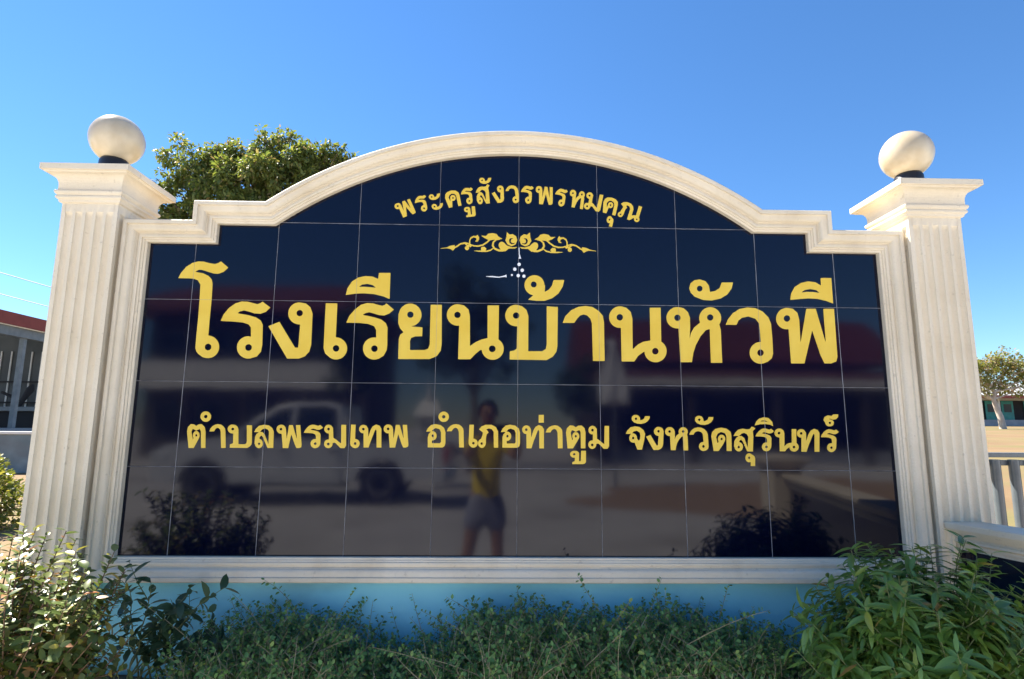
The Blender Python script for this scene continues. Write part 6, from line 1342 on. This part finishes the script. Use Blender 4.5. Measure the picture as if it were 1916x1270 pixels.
# ------------------------------------------------------------------ pickup truck across the road
def make_pickup():
    t = thing('pickup_truck', 'silver double cab pickup truck parked across the road, mirrored at the left', 'pickup truck', (-3.42, -9.15, 0))
    # local: nose towards -x, side facing the sign is +y; half width 0.87
    W = 0.87
    def body(name, prof, w, mat, inset=0.06, par=t):
        # side profile (x,z) extruded across with slightly narrower top
        zs = [p[1] for p in prof]
        z0, z1 = min(zs), max(zs)
        n = len(prof)
        verts = []
        for s in (1, -1):
            for x, z in prof:
                verts.append((x, s * (w - inset * max(0, (z - z0) / (z1 - z0)) ** 1.5), z))
        tris = tessellate_polygon([[Vector((p[0], p[1], 0)) for p in prof]])
        faces = [tuple(q) for q in tris] + [tuple(n + i for i in reversed(q)) for q in tris]
        for i in range(n):
            j = (i + 1) % n
            faces.append((i, j, n + j, n + i))
        bm = bmesh.new()
        vv = [bm.verts.new(v) for v in verts]
        for f in faces: bm.faces.new([vv[i] for i in f])
        return bmobj(name, bm, mat, par, None, 0.018)
    def arch(cx, r=0.43, z=0.38):
        return [(cx + r * math.cos(a), max(0.34, z + r * math.sin(a))) for a in [math.pi * k / 10 for k in range(11)]]
    low = [(-2.62, 0.42), (-2.66, 0.70), (-2.60, 0.92), (-2.48, 1.02), (-1.95, 1.12), (-1.42, 1.16), (0.62, 1.10), (0.64, 1.06)]
    low += [(0.64, 0.34)] + [(x, z) for x, z in arch(-1.78)] + [(-2.3, 0.36)]
    body('body', low, W, M['silver'], 0.05)
    bed = [(0.67, 1.08), (2.40, 1.06), (2.44, 0.70), (2.42, 0.45), (1.85, 0.42)] + arch(1.30) + [(0.67, 0.40)]
    body('cargo_bed', bed, W, M['silver'], 0.03)
    cab = [(-1.40, 1.158), (-0.98, 1.50), (-0.62, 1.72), (-0.30, 1.79), (0.28, 1.80), (0.52, 1.74), (0.60, 1.13)]
    body('cab_roof', cab, W - 0.04, M['silver'], 0.14)
    # windows on both sides
    for s in (1, -1):
        for nm, q in (('front_window', [(-1.16, 1.19), (-0.86, 1.47), (-0.60, 1.66), (-0.36, 1.70), (-0.36, 1.18)]), ('rear_window', [(-0.27, 1.18), (-0.27, 1.71), (0.22, 1.72), (0.43, 1.67), (0.48, 1.17)])):
            n = len(q)
            vs = []
            for off in (0.006, -0.02):
                for x, z in q:
                    yy = (W - 0.04) - 0.14 * ((z - 1.13) / 0.67) ** 1.5 if z > 1.13 else W - 0.04
                    vs.append((x, s * (yy + off), z))
            fs = [tuple(range(n)), tuple(range(2 * n - 1, n - 1, -1))] + [(i, (i + 1) % n, n + (i + 1) % n, n + i) for i in range(n)]
            bm = bmesh.new()
            vv = [bm.verts.new(v) for v in vs]
            for f in fs: bm.faces.new([vv[i] for i in f])
            bmobj(nm, bm, M['glass'], t)
        for x0, x1 in ((-1.25, -0.33), (-0.29, 0.55)):
            d = boxobj('door', (x0, x1, s * (W - 0.012) - 0.004, s * (W - 0.012) + 0.012, 0.47, 1.06), M['silver'], t, 0.006)
            boxobj('handle', (x1 - 0.2, x1 - 0.06, s * (W + 0.01) - 0.008, s * (W + 0.01) + 0.018, 0.93, 0.965), M['chrome'], d, 0.005)
        boxobj('side_step', (-1.2, 0.75, s * (W - 0.02) - 0.05, s * (W - 0.02) + 0.07, 0.33, 0.37), M['tyre'], t, 0.01)
        m = boxobj('mirror', (-1.16, -1.02, s * (W + 0.02) - 0.02, s * (W + 0.02) + 0.14 * s + 0.001, 1.16, 1.32), M['silver'], t, 0.02)
    for x in (-1.78, 1.30):
        for s in (1, -1):
            w = D.objects.new('wheel', None)
            COL.objects.link(w)
            w.parent = t
            w.location = (x, s * (W - 0.12), 0.37)
            w.rotation_euler = (R(90) * (-s), 0, 0)
            bm = bmesh.new()
            add_lathe(bm, [(0.21, -0.11), (0.33, -0.12), (0.365, -0.09), (0.37, 0), (0.365, 0.09), (0.33, 0.12), (0.21, 0.11)], seg=36)
            bmobj('tyre', bm, M['tyre'], w, 40)
            bm = bmesh.new()
            add_lathe(bm, [(0.2, 0.05), (0.215, 0.115), (0.19, 0.118), (0.17, 0.08), (0.06, 0.085), (0.05, 0.11), (0.01, 0.11)], seg=30)
            for k in range(6):
                add_box(bm, 0.05, 0.2, -0.025, 0.025, 0.085, 0.108, Matrix.Rotation(k * math.pi / 3, 4, 'Z'))
            bmobj('rim', bm, M['rim'], w, 30)
    wx = meshobj('windscreen', [(-1.36, 0.70, 1.20), (-1.36, -0.70, 1.20), (-0.72, -0.62, 1.675), (-0.72, 0.62, 1.675), (-1.40, 0.70, 1.19), (-1.40, -0.70, 1.19), (-0.76, -0.62, 1.69), (-0.76, 0.62, 1.69)],
                 [(0, 1, 2, 3), (7, 6, 5, 4), (0, 4, 5, 1), (1, 5, 6, 2), (2, 6, 7, 3), (3, 7, 4, 0)], M['glass'], t)
    boxobj('front_bumper', (-2.72, -2.56, -0.80, 0.80, 0.40, 0.62), M['silver'], t, 0.03)
    boxobj('grille', (-2.675, -2.62, -0.42, 0.42, 0.68, 0.90), M['tyre'], t, 0.01)
    for s in (1, -1):
        boxobj('headlight', (-2.66, -2.36, s * 0.70 - 0.17, s * 0.70 + 0.17, 0.76, 0.93), M['lamp_clear'], t, 0.03)
        boxobj('tail_light', (2.36, 2.47, s * 0.78 - 0.08, s * 0.78 + 0.08, 0.68, 1.0), M['lamp_red'], t, 0.02)
    boxobj('rear_bumper', (2.42, 2.58, -0.78, 0.78, 0.40, 0.55), M['chrome'], t, 0.02)
make_pickup()

# ------------------------------------------------------------------ the photographer, mirrored in the tiles
def skin_obj(name, verts, edges, mat, parent, sub=2):
    """verts: (co, (rx, ry)); body grown with a skin modifier, first vertex is the root"""
    me = D.meshes.new(name)
    me.from_pydata([v[0] for v in verts], edges, [])
    me.materials.append(mat)
    o = D.objects.new(name, me)
    COL.objects.link(o)
    o.parent = parent
    md = o.modifiers.new('skin', 'SKIN')
    md.use_smooth_shade = True
    sv = me.skin_vertices[0].data
    for i, v in enumerate(verts):
        sv[i].radius = v[1]
        sv[i].use_root = (i == 0)
    s = o.modifiers.new('sub', 'SUBSURF')
    s.levels = sub
    s.render_levels = sub
    return o

def make_person():
    P = thing('person', 'person in yellow shirt and grey shorts photographing the sign, mirrored in its tiles', 'person', (-0.155, -2.70, 0))
    P.rotation_euler.z = R(-6)
    MW = Matrix.Translation((-0.155, -2.70, 0)) @ Matrix.Rotation(R(-6), 4, 'Z')
    MI = MW.inverted()
    def hp(x, y, z):                     # a point near the phone, given relative to (-0.115, -2.40)
        return tuple(MI @ Vector((x - 0.115, y - 2.40, z)))
    V = [((0, 0, 0.80), (0.108, 0.090)),            # 0 pelvis
         ((0, 0.0, 0.95), (0.098, 0.080)), ((0, 0.01, 1.10), (0.104, 0.084)), ((0, 0.0, 1.22), (0.096, 0.076)), ((0, 0.0, 1.285), (0.055, 0.05)),  # spine
         ((0, 0.01, 1.335), (0.046, 0.046)), ((0, 0.035, 1.39), (0.058, 0.066)), ((0.0, 0.04, 1.45), (0.071, 0.082)), ((0, 0.03, 1.51), (0.066, 0.078)), ((0, 0.025, 1.55), (0.035, 0.04)),
         # legs
         ((-0.085, 0, 0.72), (0.078, 0.078)), ((-0.125, 0.03, 0.43), (0.052, 0.052)), ((-0.165, -0.005, 0.26), (0.047, 0.047)), ((-0.19, -0.03, 0.09), (0.032, 0.034)), ((-0.195, 0.0, 0.045), (0.036, 0.03)), ((-0.215, 0.13, 0.03), (0.038, 0.02)),
         ((0.085, 0, 0.72), (0.078, 0.078)), ((0.095, 0.02, 0.43), (0.052, 0.052)), ((0.10, -0.005, 0.26), (0.047, 0.047)), ((0.105, -0.02, 0.09), (0.032, 0.034)), ((0.11, 0.01, 0.045), (0.036, 0.03)), ((0.13, 0.14, 0.03), (0.038, 0.02)),
         # arms
         ((-0.135, 0.0, 1.225), (0.047, 0.047)), ((-0.165, 0.17, 1.12), (0.039, 0.039)), ((-0.12, 0.33, 1.22), (0.035, 0.035)), (hp(-0.06, 0.205, 1.275), (0.024, 0.026)), (hp(-0.04, 0.255, 1.315), (0.026, 0.03)),
         ((0.135, 0.0, 1.225), (0.047, 0.047)), ((0.21, 0.17, 1.12), (0.039, 0.039)), ((0.21, 0.33, 1.22), (0.035, 0.035)), (hp(0.192, 0.205, 1.275), (0.024, 0.026)), (hp(0.178, 0.255, 1.315), (0.026, 0.03))]
    E = [(0, 1), (1, 2), (2, 3), (3, 4), (4, 5), (5, 6), (6, 7), (7, 8), (8, 9), (0, 10), (10, 11), (11, 12), (12, 13), (13, 14), (14, 15), (0, 16), (16, 17), (17, 18), (18, 19), (19, 20), (20, 21),
         (3, 22), (22, 23), (23, 24), (24, 25), (25, 26), (3, 27), (27, 28), (28, 29), (29, 30), (30, 31)]
    skin_obj('body', V, E, M['skin'], P)
    # fingers and thumbs close on the phone edges; phone spans x -0.025..0.165 locally, at y 0.285
    for s, cx in ((-1, -0.04), (1, 0.178)):
        h = D.objects.new('hand', None)
        COL.objects.link(h)
        h.parent = P
        for k, (z, ln) in enumerate(((1.350, 0.058), (1.332, 0.066), (1.314, 0.062), (1.298, 0.050))):
            bm = bmesh.new()
            a = Vector((cx - s * 0.004, 0.268, z - 0.004))
            pts = [a, a + Vector((-s * 0.006, 0.022, 0.004)), a + Vector((-s * 0.022, 0.031, 0.006)), a + Vector((-s * (ln * 0.62), 0.031, 0.006))]
            add_tube(bm, [hp(*p) for p in pts], [0.0095, 0.0088, 0.0080, 0.0062], 8)
            bmobj('finger', bm, M['skin'], h, 70)
        bm = bmesh.new()
        a = Vector((cx, 0.248, 1.305))
        add_tube(bm, [hp(*p) for p in (a, a + Vector((-s * 0.014, 0.012, 0.014)), a + Vector((-s * 0.032, 0.018, 0.028)), a + Vector((-s * 0.044, 0.0195, 0.034)))], [0.012, 0.0105, 0.0092, 0.007], 8)
        bmobj('thumb', bm, M['skin'], h, 70)
    # face
    nb = bmesh.new()
    add_tube(nb, [(0, 0.118, 1.475), (0, 0.133, 1.45), (0, 0.122, 1.438)], [0.008, 0.014, 0.010], 8)
    bmobj('nose', nb, M['skin'], P, 70)
    for s in (-1, 1):
        bm = bmesh.new()
        bmesh.ops.create_uvsphere(bm, u_segments=10, v_segments=8, radius=0.011)
        bmesh.ops.translate(bm, verts=bm.verts, vec=(s * 0.029, 0.112, 1.468))
        bmobj('eye', bm, M['eye'], P, 70)
        bm = bmesh.new()
        bmesh.ops.create_uvsphere(bm, u_segments=10, v_segments=8, radius=0.026)
        bmesh.ops.scale(bm, verts=bm.verts, vec=(0.35, 0.7, 1.1))
        bmesh.ops.translate(bm, verts=bm.verts, vec=(s * 0.074, 0.03, 1.455))
        bmobj('ear', bm, M['skin'], P, 70)
    bm = bmesh.new()
    add_tube(bm, [(-0.024, 0.108, 1.412), (0, 0.116, 1.410), (0.024, 0.108, 1.412)], [0.003, 0.006, 0.003], 6)
    bmobj('mouth', bm, M['lamp_red'], P, 70)
    # hair cap: upper and back part of a slightly larger head
    bm = bmesh.new()
    bmesh.ops.create_uvsphere(bm, u_segments=24, v_segments=16, radius=1.0)
    dele = [v for v in bm.verts if v.co.z < -0.45 or (v.co.y > 0.35 and v.co.z < 0.42)]
    bmesh.ops.delete(bm, geom=dele, context='VERTS')
    bmesh.ops.scale(bm, verts=bm.verts, vec=(0.083, 0.096, 0.098))
    bmesh.ops.translate(bm, verts=bm.verts, vec=(0, 0.028, 1.478))
    hr = bmobj('hair', bm, M['hair'], P, 70)
    sd = hr.modifiers.new('thick', 'SOLIDIFY')
    sd.thickness = 0.012
    # clothes
    VS = [((0, 0, 0.93), (0.124, 0.105)), ((0, 0, 0.795), (0.134, 0.114)), ((0, 0.01, 1.08), (0.122, 0.099)), ((0, 0.0, 1.21), (0.112, 0.091)), ((0, 0.0, 1.272), (0.066, 0.062)),
          ((-0.135, 0.0, 1.228), (0.058, 0.058)), ((-0.156, 0.115, 1.15), (0.054, 0.054)), ((0.135, 0.0, 1.228), (0.058, 0.058)), ((0.188, 0.115, 1.15), (0.054, 0.054))]
    skin_obj('shirt', VS, [(0, 1), (0, 2), (2, 3), (3, 4), (3, 5), (5, 6), (3, 7), (7, 8)], M["shirt"], P)
    VH = [((0, 0, 0.91), (0.126, 0.108)), ((0, 0, 0.74), (0.118, 0.098)), ((-0.09, 0.005, 0.66), (0.092, 0.092)), ((-0.117, 0.02, 0.54), (0.088, 0.088)), ((0.09, 0.005, 0.68), (0.092, 0.092)), ((0.097, 0.015, 0.54), (0.088, 0.088))]
    skin_obj('shorts', VH, [(0, 1), (1, 2), (2, 3), (1, 4), (4, 5)], M['shorts'], P)
    for x, y in ((-0.205, 0.04), (0.12, 0.05)):
        bm = bmesh.new()
        vs = add_box(bm, x - 0.05, x + 0.05, y - 0.11, y + 0.14, 0.0, 0.022)
        bmobj('sandal', bm, M['shoe'], P, None, 0.008)
    ph = thing('phone', 'dark phone held level in both hands of the person in the yellow shirt', 'phone', (-0.045, -2.1155, 1.335))
    boxobj('case', (-0.08, 0.08, -0.004, 0.004, -0.038, 0.038), M['phone'], ph, 0.003)
    boxobj('camera_bump', (-0.035, -0.015, 0.0041, 0.0060, 0.005, 0.025), M['glass'], ph)
make_person()
